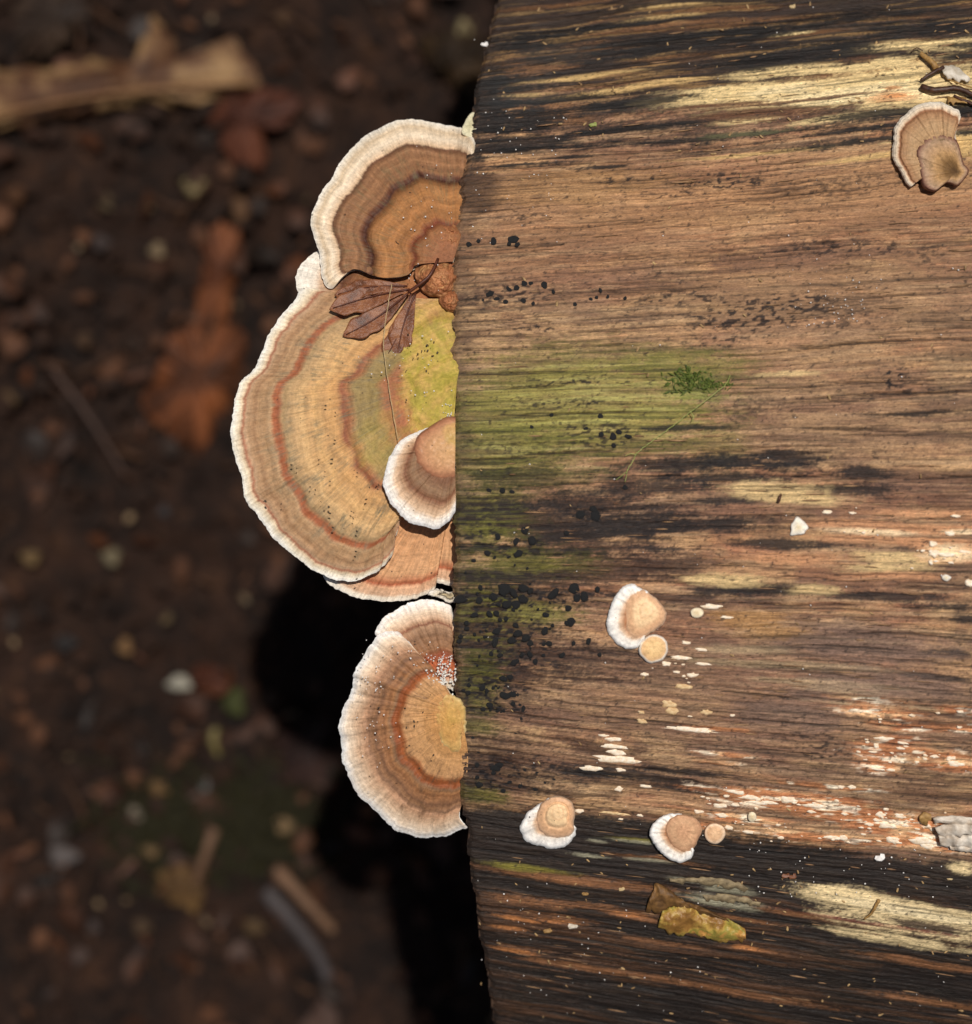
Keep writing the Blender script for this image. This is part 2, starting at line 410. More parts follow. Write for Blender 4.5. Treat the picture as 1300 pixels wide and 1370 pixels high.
for a in [(690, 1228, 34, 4), (676, 1240, 26, 4), (690, 1272, 34, 4), (1000, 1268, 26, 4), (745, 1232, 40, 4), (830, 1222, 30, 4)]:
    setc(ell(*a, .5, .4) * 0.8, (188, 122, 70), .4)
for a in [(700, 1160, 60, 5), (690, 1162, 30, 5), (855, 1125, 40, 4)]:
    setc(ell(*a, .5, .4) * 0.75, (122, 112, 46), .5)
for a in [(850, 1127, 40, 3), (800, 1126, 14, 2), (785, 1145, 22, 3), (870, 1152, 30, 2.5), (975, 1190, 34, 10), (965, 1205, 50, 7), (920, 1178, 30, 4), (970, 1210, 46, 4)]:
    setc(ell(*a, .5, .4) * 0.8, (146, 140, 116), .5)
for a in [(1150, 1205, 80, 14), (1230, 1222, 110, 14), (1180, 1235, 90, 11), (1270, 1245, 60, 14), (1285, 1160, 20, 8), (1130, 1195, 40, 7), (1200, 1255, 90, 8)]:
    setc(ell(*a, .4, .4) * 0.93, (226, 200, 150), .4)
for a in [(1180, 1212, 60, 6), (1260, 1228, 50, 5)]:
    setc(ell(*a, .5, .4) * 0.7, (240, 218, 172), .25)
for a in [(1245, 1240, 56, 8), (1150, 1232, 50, 3)]:
    setc(ell(*a, .45, .4) * 0.9, (44, 26, 26), .5)
setc(ell(1170, 1236, 110, 3) * .5, (150, 76, 60))
for a, s in [((650, 700, 60, 30, .6, .5), .75), ((700, 750, 90, 20, .6, .5), .6), ((645, 830, 44, 56, .6, .5), .7), ((640, 910, 34, 44, .6, .5), .7), ((690, 820, 70, 18, .6, .5), .5), ((640, 1062, 34, 14, .6, .5), .7), ((636, 975, 30, 10, .6, .5), .6)]:
    setc(ell(*a) * s * sstep(.40, .56, S2 * .5 + S1 * .5), (88, 86, 28), .7)
    setc(ell(*a) * s * sstep(.54, .68, B3) * .5, (126, 120, 50), .5)
# rotten rim along the sawn edge
rim = sstep(9, 0, Xm - XEG[:, None] * 1000 + (B2 - .5) * 8)
setc(rim * 0.45, (44, 32, 24), .6)
# soot-like specks
speck = np.zeros(XX.shape)
for cx, cy, rx, ry, s in [(1000, 425, 90, 22, 1), (960, 455, 60, 8, 1), (960, 245, 60, 14, 1), (1130, 250, 120, 14, .6), (760, 510, 70, 7, 1), (760, 540, 60, 5, 1), (830, 512, 30, 4, .8),
                          (725, 440, 40, 6, 1), (1195, 505, 16, 18, 1.1), (1215, 520, 40, 8, .8), (1095, 1005, 30, 22, .9), (1080, 990, 30, 10, .8), (1110, 330, 60, 12, .9), (1170, 330, 50, 9, .8),
                          (900, 400, 60, 8, .9), (1080, 405, 30, 10, 1), (1130, 430, 50, 12, .7), (700, 290, 50, 5, .8), (840, 240, 40, 4, 1), (900, 260, 60, 5, 1), (880, 690, 60, 20, .7), (960, 620, 60, 14, .8), (1060, 630, 60, 14, .8),
                          (700, 600, 80, 20, .5), (1000, 545, 60, 14, .6), (700, 1030, 80, 20, .8), (1180, 960, 60, 8, .5), (1240, 340, 22, 14, .6)]:
    speck = np.maximum(speck, s * ell(cx, cy, rx, ry, .6, .5))
for cx, cy, rx, ry, s_ in [(700, 800, 95, 22, 1.2), (690, 855, 80, 26, 1.1), (665, 925, 50, 28, 1.1), (700, 885, 70, 10, 1), (660, 1035, 50, 20, 1.1), (690, 735, 60, 14, 1), (785, 690, 40, 10, 1), (800, 580, 60, 18, .9), (690, 395, 60, 16, .9), (640, 720, 40, 20, 1)]:
    speck = np.maximum(speck, s_ * ell(cx, cy, rx, ry, .6, .5))
sn = fbm(Xm / 1.3, Gw / 0.65, 400, 2)
setc(sstep(.54, .64, sn) * speck * .9, (26, 18, 18))
sn2 = fbm(Xm / 1.0, Gw / 0.5, 420, 2)
setc(sstep(.74, .80, sn2) * .7, (40, 28, 22))
C *= (1 - .52 * sstep(.40, .28, S5) + .30 * sstep(.60, .74, S5))[..., None] * (.84 + .32 * DI[..., None])
setc(sstep(.66, .74, B3) * sstep(.45, .6, B1) * .35, (70, 48, 36))
# cracks along the grain
Hc = np.zeros(XX.shape)
cr = [(1066, 1320, 455, 1.6), (940, 1070, 473, .9), (1100, 1320, 508, 1.0), (1060, 1320, 527, 1.1), (1150, 1320, 553, 1.5), (1120, 1215, 577, 1.0), (1010, 1115, 606, .9), (610, 760, 497, 1.2), (607, 870, 466, .8),
      (640, 900, 553, 1.2), (607, 720, 612, 1.1), (690, 820, 606, 1.3), (607, 780, 957, 2.0), (780, 960, 966, 1.2), (940, 1160, 966, 1.2), (960, 1080, 932, 1.3), (1000, 1180, 895, .8), (720, 870, 945, .9), (640, 800, 221, 1.6), (980, 1120, 217, 1.2), (990, 1110, 247, 1.3),
      (1000, 1140, 259, 1.0), (700, 880, 300, .9), (640, 760, 330, .8), (900, 1100, 345, 1.0), (1100, 1320, 395, .8), (1180, 1320, 640, .9), (1000, 1100, 690, .9), (1100, 1300, 770, .9), (1000, 1200, 815, 1.2), (1130, 1300, 850, 1.0), (1060, 1180, 885, 1.0),
      (620, 760, 520, 1.0), (900, 1060, 1000, .9), (1150, 1290, 975, 1.4), (900, 1010, 1195, 1.4), (910, 1010, 1205, 1.3), (620, 700, 1020, 1.0), (1040, 1200, 905, .7)]
for i in range(260):
    x0 = rng.uniform(600, 1280); cr.append((x0, x0 + rng.uniform(40, 200), rng.uniform(-20, 1390), rng.uniform(.35, .9)))
crackd = np.zeros(XX.shape)
gfl = Gw
for i, (xa, xb, py, wd) in enumerate(cr):
    x0, g0 = locate((xa + xb) / 2, py); hl = (xb - xa) / 2 * PXM * 1000
    gw0 = Gw_at(x0, g0)
    lo = gw0 - 3; hi = gw0 + 3
    sel = (Gw > lo) & (Gw < hi) & (np.abs(Xm - x0) < hl)
    xs = Xm[sel]; wob = (vn(xs / 14, xs * 0, 500 + i) - .5) * .9 + (vn(xs / 2.5, xs * 0, 700 + i) - .5) * .3
    u = np.abs(xs - x0) / hl
    width = 0.17 * (0.6 + wd * .6) * np.sqrt(np.clip(1 - u ** 2, 0, 1)) + 1e-4
    d = np.abs(Gw[sel] - gw0 - wob) / width
    m = np.exp(-d ** 2) * min(1, .35 + wd * .6)
    crackd[sel] = np.maximum(crackd[sel], m)
setc(crackd * .88, (28, 17, 13))
# paint-free brightness jitter of the fibres
C *= (0.78 + 0.44 * S3[..., None]) * (0.86 + 0.28 * S4[..., None])
# relief
H = (S1 - .5) * 0.00038 + (S3 - .5) * 0.00034 + (S5 - .5) * .00045 + (S2 - .5) * 0.0006 + (B1 - .5) * 0.0016 - crackd * 0.00075 + (B2 - .5) * 0.0003
H = np.where(np.abs(THS) < fine, H, H * 2)
Rv = RR + H
rimdrop = sstep(1.2, 0, Xm - XEG[:, None] * 1000) * 0.0007 * (0.5 + S1)
Rv = Rv - rimdrop
V = np.stack([XX, Rv * np.sin(TT), -R0 + Rv * np.cos(TT)], -1)
wet = 1 - np.clip(C.mean(-1) * 5, 0, 1)
log = empty("fallen_log", (0.3, 0, GZ), "thick barkless fallen log with sawn end, brown, cream, black-stained and green wood", "log")
t = NT("weathered_wood"); co = t.coord()
col = t.attr("wood_colour").outputs['Color']
mp = t.mapping(co, (260, 3800, 3800)); f1 = t.noise(mp, 1, 4, 0.6)
mp2 = t.mapping(co, (1500, 5200, 5200)); f2 = t.noise(mp2, 1, 2, 0.6)
k = t.math('MULTIPLY', t.rng(f1, .25, .75, .68, 1.32), t.rng(f2, .25, .75, .80, 1.2))
k = t.math('MULTIPLY', k, t.rng(t.noise(t.mapping(co, (1500, 2600, 2600)), 1, 5, .7), .28, .72, .74, 1.26))
kk = t.new('ShaderNodeCombineColor'); [t.link(k, kk.inputs[i]) for i in range(3)]
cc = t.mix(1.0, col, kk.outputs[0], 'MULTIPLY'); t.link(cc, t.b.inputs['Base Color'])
t.link(t.rng(f1, .3, .7, .42, .72), t.b.inputs['Roughness']); t.b.inputs['Specular IOR Level'].default_value = 0.32
hb = t.math('ADD', f1, t.math('MULTIPLY', f2, .5)); t.bump(hb, 0.75, 0.00035)
wood = t.m
F = grid_faces(len(TH), len(uu), flip=True)
# close the loop round the log
nc = len(uu); a = (len(TH) - 1) * nc + np.arange(nc - 1); b0 = np.arange(nc - 1)
F = np.vstack([F, np.stack([a, a + 1, b0 + 1, b0], -1)[:, ::-1][:, [3, 0, 1, 2]][:, ::-1]])
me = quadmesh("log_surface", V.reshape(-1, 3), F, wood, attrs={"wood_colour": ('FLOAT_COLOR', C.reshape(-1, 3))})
lo = obj("trunk", me, log); me.transform(Matrix.Translation(-Vector(log.location)))
# sawn faces
t = NT("end_grain"); co = t.coord()
wv = t.new('ShaderNodeTexWave', wave_type='RINGS', rings_direction='X'); wv.inputs['Scale'].default_value = 90; wv.inputs['Distortion'].default_value = 2.5
t.link(co, wv.inputs['Vector'])
nn = t.noise(co, 60, 6, .65)
c = t.mix(t.math('MULTIPLY', wv.outputs['Fac'], .5), t.ramp(nn, [(.3, (30, 22, 17)), (.6, (92, 66, 46)), (.8, (60, 58, 30))]), lin((54, 36, 26)))
t.link(c, t.b.inputs['Base Color']); t.b.inputs['Roughness'].default_value = .8; t.bump(nn, .8, .002)
endm = t.m
def endface(col_idx, sgn, name):
    ring = V[:, col_idx, :]; cen = ring.mean(0); cen[0] += 0.004 * sgn * -1
    rr = np.linspace(1, 0.02, 40)
    P = cen[None, None] + (ring[None] - cen[None, None]) * rr[:, None, None]
    ca = np.linspace(0, 1, 40)[:, None]
    P[..., 0] += (vn(P[..., 1] / .004, P[..., 2] / .003, 33) - .5) * .0015 * np.minimum(1, ca * 12)
    F = grid_faces(40, ring.shape[0], wrap=True, flip=(sgn > 0))
    me = quadmesh(name, P.reshape(-1, 3), F, endm); me.transform(Matrix.Translation(-Vector(log.location)))
    return obj(name, me, log)
o = endface(0, -1, "sawn_face"); endface(-1, 1, "sawn_face")

# ------------------------------------------------------------------ BRACKET FUNGI
def fungus_mat(name, stops, fibre=260.0, fib_amt=0.35, mottle=(0.0, (120, 120, 110)), wob=0.03, rough=0.62, bump=.00022, algae=(172, 154, 62), conc=.15):
    t = NT(name); co = t.coord()
    ring = t.attr("ring").outputs['Fac']; ang = t.attr("ang").outputs['Fac']
    cv = t.new('ShaderNodeCombineXYZ'); t.link(ang, cv.inputs[0]); t.link(ring, cv.inputs[1])
    fib = t.noise(t.mapping(cv.outputs[0], (fibre, 7, 1)), 1, 4, .6)
    fib2 = t.noise(t.mapping(cv.outputs[0], (fibre * .22, 3, 1)), 1, 3, .6)
    low = t.noise(co, 110, 6, .62); hi = t.noise(co, 1100, 6, .7)
    r = t.math('ADD', ring, t.math('MULTIPLY', t.math('SUBTRACT', low, .5), wob * 2.6))
    r = t.math('ADD', r, t.math('MULTIPLY', t.math('SUBTRACT', fib, .5), wob * .8))
    r = t.math('ADD', r, t.math('MULTIPLY', t.math('SUBTRACT', fib2, .5), wob))
    c = t.ramp(r, stops)
    if mottle[0] > 0:
        m = t.noise(t.mapping(cv.outputs[0], (fibre * .35, 9, 1)), 1, 6, .7, .3)
        m2 = t.noise(co, 160, 5, .65)
        mm = t.math('MULTIPLY', t.rng(m, .46, .62, 0, 1), t.rng(m2, .42, .6, 0, mottle[0]), clamp=True)
        mm = t.math('MULTIPLY', mm, t.rng(ring, .84, .94, 1, 0), clamp=True)
        c = t.mix(mm, c, lin(mottle[1]))
    al = t.attr("algae").outputs['Fac']
    al = t.math('MULTIPLY', al, t.rng(low, .3, .6, .6, 1.2), clamp=True)
    c = t.mix(al, c, t.mix(t.rng(t.noise(co, 260, 5, .6), .4, .65, 0, 1), lin(algae), lin((206, 166, 92))))
    fd = t.math('MULTIPLY', t.rng(fib, .25, .75, -fib_amt * .8, fib_amt * .8), t.rng(ring, .12, .55, 0, 1))
    con = t.noise(t.mapping(cv.outputs[0], (10, 42, 1)), 1, 4, .6, .4)
    fd = t.math('ADD', fd, t.rng(con, .3, .7, -conc, conc))
    k = t.math('MULTIPLY', t.math('ADD', fd, 1.0), t.rng(hi, .25, .75, .70, 1.3))
    kk = t.new('ShaderNodeCombineColor'); [t.link(k, kk.inputs[i]) for i in range(3)]
    c = t.mix(1.0, c, kk.outputs[0], 'MULTIPLY')
    sp = t.noise(co, 620, 2, .5); c = t.mix(t.rng(sp, .735, .76, 0, .85), c, lin((52, 34, 22)))
    t.link(c, t.b.inputs['Base Color'])
    t.b.inputs['Roughness'].default_value = rough; t.b.inputs['Specular IOR Level'].default_value = .3
    hb = t.math('ADD', t.math('MULTIPLY', fib, .7), t.math('MULTIPLY', hi, .6)); hb = t.math('ADD', hb, t.math('MULTIPLY', con, 9 * conc)); t.bump(hb, .75, bump)
    return t.m
tp = NT("pale_pores"); co = tp.coord(); vo = tp.new('ShaderNodeTexVoronoi'); vo.inputs['Scale'].default_value = 2600; tp.link(co, vo.inputs['Vector'])
tp.link(tp.mix(tp.rng(vo.outputs['Distance'], 0, .5, 0, 1), lin((150, 128, 100)), lin((214, 198, 172))), tp.b.inputs['Base Color']); tp.b.inputs['Roughness'].default_value = .8
tp.bump(vo.outputs['Distance'], .6, .0003)
pore_mat = tp.m

def cap_meshes(margin, focus, mat, closed=False, h0=0.0, dome=0.0, droop=0.0, thick=0.0018, ridges=(), wave=0.0, corr=0.00012,
               scallop=1.2, start_edge=None, end_edge=None, power=None, algae=(), place=surf, nt=64, ns=None, seed=1, root=(0, 0, 0), lift=None, ear=0):
    M, slen = spline(margin, 10, closed)
    L = slen[-1]
    ns = ns or int(np.clip(L / 1.6, 60, 460))
    M, slen = spline(margin, ns, closed)
    fo = np.array(focus, float)
    s = slen / slen[-1]
    tang = np.gradient(M, axis=0); nrm = np.stack([tang[:, 1], -tang[:, 0]], -1); nrm /= np.linalg.norm(nrm, axis=1)[:, None] + 1e-9
    out = M - fo; sg = np.sign((nrm * out).sum(1)); nrm *= sg[:, None]
    if closed:
        cx_, cy_ = np.cos(2 * np.pi * s), np.sin(2 * np.pi * s); q = slen[-1] / 2 / np.pi
        sc = lambda f, sd: vn(cx_ * q / f + 50, cy_ * q / f + 50, sd) - .5
    else:
        sc = lambda f, sd: vn(slen / f, slen * 0, sd) - .5
    M = M + nrm * (scallop * (sc(14, seed) * 2.0 + sc(5, seed + 1) * 1.3 + sc(2.2, seed + 2) * .8))[:, None]
    tt = np.linspace(0, 1, nt) ** 0.8
    tt = np.concatenate([tt[:-1], 1 - np.array([.008, .004, .0015, 0])]); tt = np.unique(np.round(tt, 6)); nt = len(tt)
    T, S = np.meshgrid(tt, s, indexing='ij')
    P = fo + T[..., None] * (M[None] - fo)
    def edge_fix(edge, at_start):
        E, _ = spline([tuple(focus)] + list(edge[::-1]) + [tuple(M[0] if at_start else M[-1])], 200)
        d = np.linalg.norm(np.diff(E, axis=0), axis=1); cu = np.concatenate([[0], np.cumsum(d)]); cu /= cu[-1]
        Et = np.stack([np.interp(tt, cu, E[:, 0]), np.interp(tt, cu, E[:, 1])], -1)
        straight = fo + tt[:, None] * ((M[0] if at_start else M[-1]) - fo)
        wgt = sstep(.22, 0, s) if at_start else sstep(.78, 1, s)
        return (Et - straight)[:, None, :] * wgt[None, :, None]
    if start_edge: P = P + edge_fix(start_edge, True)
    if end_edge: P = P + edge_fix(end_edge, False)
    ring = T.copy()
    if power:
        pw = np.interp(S, [a for a, b in power], [b for a, b in power]); ker = np.hanning(max(5, ns // 5)); ker /= ker.sum(); row = np.convolve(np.pad(pw[0], len(ker), mode='edge'), ker, 'same')[len(ker):-len(ker)]; ring = T ** row[None]
    px, py = P[..., 0], P[..., 1]
    h = h0 + dome * (1 - T ** 2) - droop * T ** 1.3
    wv = sc(60, seed + 5) * 1.4 + sc(26, seed + 6) * .7
    h = h + wave * wv[None] * T ** 2
    h = h + corr * (sc(7, seed + 7) + .8 * sc(3.2, seed + 8))[None] * 2 * T ** .7
    ring = ring + .030 * (sc(75, seed + 15) + .5 * sc(30, seed + 16))[None] * 2 * np.sin(np.pi * np.clip(T, 0, 1))
    rw = ring + (vn(px / 22, py / 22, seed + 11) - .5) * .035
    for rt, dep, wd in ridges:        # a step or groove between growth zones
        h = h - dep * np.exp(-((rw - rt) / wd) ** 2)
        h = h + dep * .6 * sstep(rt + wd * .3, rt - wd * 2.0, rw)
    h = h + (fbm(px / 9, py / 9, seed + 20, 3) - .5) * .0005
    if lift is not None: h = h + lift(px, py, T, S)
    h = h - thick * .45 * T ** 26
    x, y, z = place(px, py, h)
    top = np.stack([x, y, z], -1)
    # underside
    tb = 1 - np.linspace(0, 1, 14) ** 1.5
    B = []
    for q in tb[1:]:
        j = np.interp(q, tt, np.arange(nt)); j0 = int(math.floor(j)); j1 = min(j0 + 1, nt - 1); f = j - j0
        row = top[j0] * (1 - f) + top[j1] * f
        row = row.copy(); row[:, 2] -= thick * (1 - q ** 5) ** .6
        B.append(row)
    B = np.array(B)
    nrim = 4
    allv = np.vstack([top, B[:nrim]]); rows = allv.shape[0]
    rr = np.vstack([ring, np.ones((nrim, ns)) * 1.0]); aa = np.tile(slen[None] / 1000.0, (rows, 1)) + seed * 1.37
    # orientation: make the cap face up
    v = allv
    nz = np.cross(v[nt // 2, 1] - v[nt // 2, 0], v[nt // 2 + 1, 0] - v[nt // 2, 0])[2]
    flip = nz < 0
    al = np.zeros((rows, ns))
    PXA = np.vstack([px, np.tile(px[-1], (nrim, 1))]); PYA = np.vstack([py, np.tile(py[-1], (nrim, 1))])
    for (cx, cy, rx, ry, st) in algae:
        d = np.sqrt(((PXA - cx) / rx) ** 2 + ((PYA - cy) / ry) ** 2) + (fbm(PXA / 12, PYA / 12, 77, 4) - .5) * .7
        al = np.maximum(al, st * sstep(1.15, .75, d))
    F = grid_faces(rows, ns, wrap=closed, flip=flip)
    r = Vector(root)
    m1 = quadmesh("cap", v.reshape(-1, 3), F, mat, attrs={"ring": ('FLOAT', rr), "ang": ('FLOAT', aa), "algae": ('FLOAT', al)})
    m1.transform(Matrix.Translation(-r))
    vb = B[nrim - 1:]
    F = grid_faces(vb.shape[0], ns, wrap=closed, flip=flip)
    m2 = quadmesh("pore_surface", vb.reshape(-1, 3), F, pore_mat); m2.transform(Matrix.Translation(-r))
    return m1, m2
def bracket(name, label, caps, cat="bracket fungus", group=None, root_px=None, place=surf):
    rp = root_px or caps[0]['focus']; x, y, z = place(rp[0], rp[1], -0.001); root = (float(x), float(y), float(z))
    e = empty(name, root, label, cat, group)
    for i, kw in enumerate(caps):
        pn = kw.pop('part', 'cap'); pores = kw.pop('pores', True)
        m1, m2 = cap_meshes(root=root, place=place, **kw)
        o = obj(pn, m1, e)
        if pores: obj('pore_surface', m2, e)
        kw['part'] = pn
    return e

W = (250, 240, 224); W2 = (240, 222, 196)
matA = fungus_mat("brown_zoned_cap", [(0, (150, 100, 70)), (.14, (160, 104, 70)), (.24, (150, 100, 62)), (.285, (112, 54, 32)), (.33, (164, 108, 62)), (.37, (146, 98, 56)), (.42, (178, 120, 70)), (.46, (156, 106, 62)), (.51, (176, 120, 70)), (.575, (146, 98, 58)), (.612, (70, 36, 24)),
                   (.64, (98, 58, 38)), (.67, (146, 102, 68)), (.70, (130, 90, 60)), (.73, (158, 112, 76)), (.77, (140, 98, 66)), (.80, (154, 110, 76)), (.835, (104, 68, 48)), (.85, (214, 180, 144)), (.90, (240, 218, 188)), (.95, (214, 188, 154)), (.985, (236, 222, 200)), (1, W)],
                  fibre=300, fib_amt=.26, mottle=(.5, (110, 100, 70)), wob=.02)
matB = fungus_mat("tan_zoned_cap", [(0, (186, 172, 70)), (.20, (196, 176, 84)), (.225, (214, 156, 96)), (.25, (168, 104, 68)), (.33, (168, 110, 74)), (.37, (146, 122, 72)), (.46, (158, 132, 84)), (.495, (168, 112, 76)),
                   (.52, (148, 88, 60)), (.54, (192, 142, 90)), (.57, (208, 158, 100)), (.60, (196, 150, 98)), (.635, (214, 168, 110)), (.67, (202, 158, 106)), (.70, (214, 172, 118)), (.74, (190, 152, 106)), (.775, (178, 146, 104)), (.797, (158, 90, 56)), (.815, (162, 92, 56)), (.832, (184, 146, 106)), (.855, (166, 128, 90)), (.875, (182, 142, 102)), (.90, (162, 122, 86)), (.92, (182, 142, 104)),
                   (.938, (186, 150, 116)), (.950, (172, 112, 84)), (.962, (226, 200, 164)), (.98, (246, 232, 206)), (1, (252, 246, 234))],
                  fibre=300, fib_amt=.24, mottle=(.8, (118, 108, 84)), wob=.016, bump=.0003)
matD = fungus_mat("orange_tan_cap", [(0, (190, 130, 90)), (.55, (204, 150, 104)), (.80, (214, 162, 116)), (.875, (176, 100, 68)), (.90, (212, 164, 126)), (.955, (220, 178, 144)), (.975, (246, 230, 206)), (1, W)], fibre=260, mottle=(.3, (150, 110, 80)), wob=.012)
matE = fungus_mat("brown_hidden_cap", [(0, (150, 92, 58)), (.3, (168, 108, 66)), (.6, (146, 96, 60)), (.72, (96, 56, 38)), (.76, (160, 116, 80)), (.85, (196, 164, 134)), (.9, (238, 224, 204)), (1, W)], fibre=240, mottle=(.4, (110, 96, 60)), wob=.03)
matC = fungus_mat("small_white_rimmed_cap", [(0, (150, 110, 80)), (.42, (132, 92, 66)), (.56, (150, 116, 86)), (.66, (130, 86, 60)), (.73, (184, 144, 110)), (.82, (222, 188, 154)), (.90, (248, 236, 220)), (1, (255, 252, 248))], fibre=240, fib_amt=.2, wob=.05)
matT = fungus_mat("tan_umbo", conc=.02, bump=.00010, stops=[(0, (206, 160, 106)), (.5, (208, 158, 112)), (.75, (198, 144, 104)), (.92, (178, 120, 88)), (1, (146, 94, 70))], fibre=160, fib_amt=.12, wob=.06, rough=.45)
matF = fungus_mat("rusty_cap", [(0, (196, 190, 176)), (.10, (216, 196, 170)), (.18, (190, 110, 70)), (.34, (186, 100, 60)), (.42, (142, 76, 50)), (.50, (156, 112, 78)), (.64, (138, 102, 74)), (.735, (176, 136, 104)), (.76, (130, 84, 62)), (.79, (200, 158, 124)),
                   (.88, (234, 206, 176)), (1, (255, 250, 242))], fibre=240, fib_amt=.22, wob=.03)
matG = fungus_mat("orange_ringed_cap", [(0, (214, 166, 92)), (.10, (206, 156, 92)), (.22, (202, 146, 88)), (.34, (200, 150, 98)), (.46, (200, 150, 102)), (.505, (164, 92, 50)), (.55, (142, 80, 46)), (.575, (140, 104, 74)), (.605, (170, 118, 76)), (.63, (146, 98, 62)), (.665, (166, 116, 78)), (.70, (128, 90, 64)), (.73, (158, 114, 80)),
                   (.76, (168, 126, 96)), (.80, (190, 146, 112)), (.86, (216, 180, 146)), (.93, (238, 214, 186)), (1, (255, 252, 246))], fibre=220, fib_amt=.2, mottle=(.8, (112, 82, 58)), wob=.03)
matEar = fungus_mat("yellow_ear", conc=.03, stops=[(0, (206, 156, 84)), (.5, (206, 154, 88)), (.85, (206, 164, 98)), (1, (220, 196, 140))], fibre=60, fib_amt=.1, wob=.2, mottle=(.5, (176, 130, 60)))
matH = fungus_mat("pale_brown_cap", [(0, (150, 108, 76)), (.4, (176, 140, 100)), (.62, (186, 150, 110)), (.80, (166, 124, 88)), (.86, (150, 102, 70)), (.90, (222, 196, 164)), (1, (244, 232, 212))], fibre=220, wob=.03, fib_amt=.18)
matHu = fungus_mat("brown_furry_umbo", conc=.03, stops=[(0, (88, 62, 34)), (.28, (124, 92, 54)), (.5, (190, 148, 100)), (.8, (186, 152, 122)), (.90, (150, 112, 92)), (.955, (104, 64, 54)), (1, (140, 100, 80))], fibre=160, wob=.07, fib_amt=.22, mottle=(.7, (104, 84, 50)))
matK = fungus_mat("white_rimmed_cap", conc=.02, bump=.00010, stops=[(0, (160, 110, 76)), (.55, (178, 124, 86)), (.66, (226, 190, 156)), (.74, (246, 234, 218)), (1, (255, 252, 246))], fibre=120, fib_amt=.12, wob=.05)
matKu = fungus_mat("caramel_umbo", conc=.02, bump=.00010, stops=[(0, (250, 208, 156)), (.22, (250, 212, 164)), (.30, (240, 196, 148)), (.36, (250, 212, 162)), (.50, (246, 206, 158)), (.66, (226, 178, 134)), (.80, (222, 174, 132)), (.93, (226, 182, 144)), (1, (246, 218, 188))], fibre=90, fib_amt=.06, wob=.05, rough=.5)

A_m = [(640, 222), (637, 200), (632, 184), (622, 174), (598, 168), (567, 162), (535, 161), (506, 172), (483, 185), (461, 209), (440, 242), (425, 265), (416, 296), (419, 317), (426, 338), (430, 365), (435, 381), (443, 386), (452, 378)]
bracket("bracket_fungus", "topmost bracket on the sawn end, dark brown with a thick cream rim and black ring", [dict(margin=A_m, focus=(606, 350), mat=matA, h0=.0000, droop=.004, thick=.0026,
        lift=lambda px, py, T, S: .0042 * np.exp(-((px - 632) / 16) ** 2 - ((py - 190) / 26) ** 2), ridges=((.61, .0007, .02), (.285, .0006, .02), (.845, .0004, .018)), wave=.0018, corr=.00016, scallop=1.0, end_edge=[(463, 365), (478, 354), (491, 355), (506, 364), (524, 368), (548, 365), (560, 352)], seed=11,
        start_edge=[(634, 240), (626, 270), (618, 310)])])
B_m = [(470, 398), (452, 397), (440, 388), (431, 384), (418, 380), (402, 388), (392, 403), (372, 426), (357, 452), (347, 478), (339, 493), (324, 508), (315, 528), (310, 554), (308, 583), (313, 610), (323, 639), (328, 666), (339, 685),
       (359, 712), (382, 735), (412, 758), (438, 772), (467, 779), (494, 771), (513, 758), (524, 742), (528, 724), (533, 700)]
def liftB(px, py, T, S):      # low fold that runs out to the notch in the rim, and a swelling over the yellow patch
    d = np.abs((px - 340) * .25 - (py - 494) * -.97) / 6.0
    f = np.exp(-d ** 2) * sstep(.75, 1, T) * -.0006
    g = .0016 * np.exp(-((px - 585) / 34) ** 2 - ((py - 500) / 90) ** 2)
    return f + g
bracket("bracket_fungus", "largest bracket, tan with orange rings, white rim and a yellow-green patch beside the log", [dict(margin=B_m, focus=(612, 505), mat=matB, h0=-.0016, droop=.005, thick=.003,
        ridges=((.80, .0003, .02), (.51, .0004, .02), (.235, .0005, .02), (.955, .00015, .01)), wave=.0022, corr=.00016, scallop=1.2, power=[(0, .62), (.12, .75), (.3, 1.0), (.6, 1.0), (.8, 1.12), (1, 1.2)], seed=23, lift=liftB, nt=90,
        start_edge=[(500, 405), (540, 402), (590, 400), (622, 402), (624, 450)], end_edge=[(536, 690), (530, 668), (560, 640), (600, 600)],
        algae=[(578, 500, 44, 92, 1.0), (505, 590, 36, 40, .28), (590, 420, 20, 24, .5)])])
D_m = [(430, 760), (437, 777), (451, 789), (474, 798), (503, 805), (536, 803), (563, 799), (580, 789), (584, 780), (600, 784), (618, 786)]
bracket("bracket_fungus", "orange-tan bracket mostly hidden under the largest one, white lower rim showing", [dict(margin=D_m, focus=(612, 610), mat=matD, h0=-.0105, droop=.003, thick=.0022, ridges=((.88, .0003, .012),), wave=.001, corr=.00025, seed=31,
        start_edge=[(440, 700), (480, 650)], end_edge=[(618, 750), (616, 690)])])
E_m = [(470, 322), (455, 326), (440, 330), (424, 335), (409, 346), (398, 362), (396, 376), (400, 392), (412, 412), (440, 440)]
bracket("bracket_fungus", "small white-edged bracket peeping out between the two upper brackets", [dict(margin=E_m, focus=(612, 400), mat=matE, h0=-.0038, droop=.0035, thick=.002, ridges=((.72, .0003, .02),), wave=.001, corr=.0002, seed=41,
        start_edge=[(500, 320), (560, 330)], end_edge=[(480, 450), (540, 440)], algae=[(600, 430, 16, 14, .4)])])
C_m = [(607, 560), (592, 562), (577, 569), (561, 577), (543, 584), (530, 597), (518, 616), (513, 639), (515, 656), (525, 676), (540, 694), (563, 703), (586, 707), (600, 698), (608, 682), (610, 668)]
Cu = [(609, 557), (601, 557), (588, 562), (572, 572), (558, 584), (553, 600), (556, 617), (566, 631), (580, 640), (598, 642), (608, 640)]
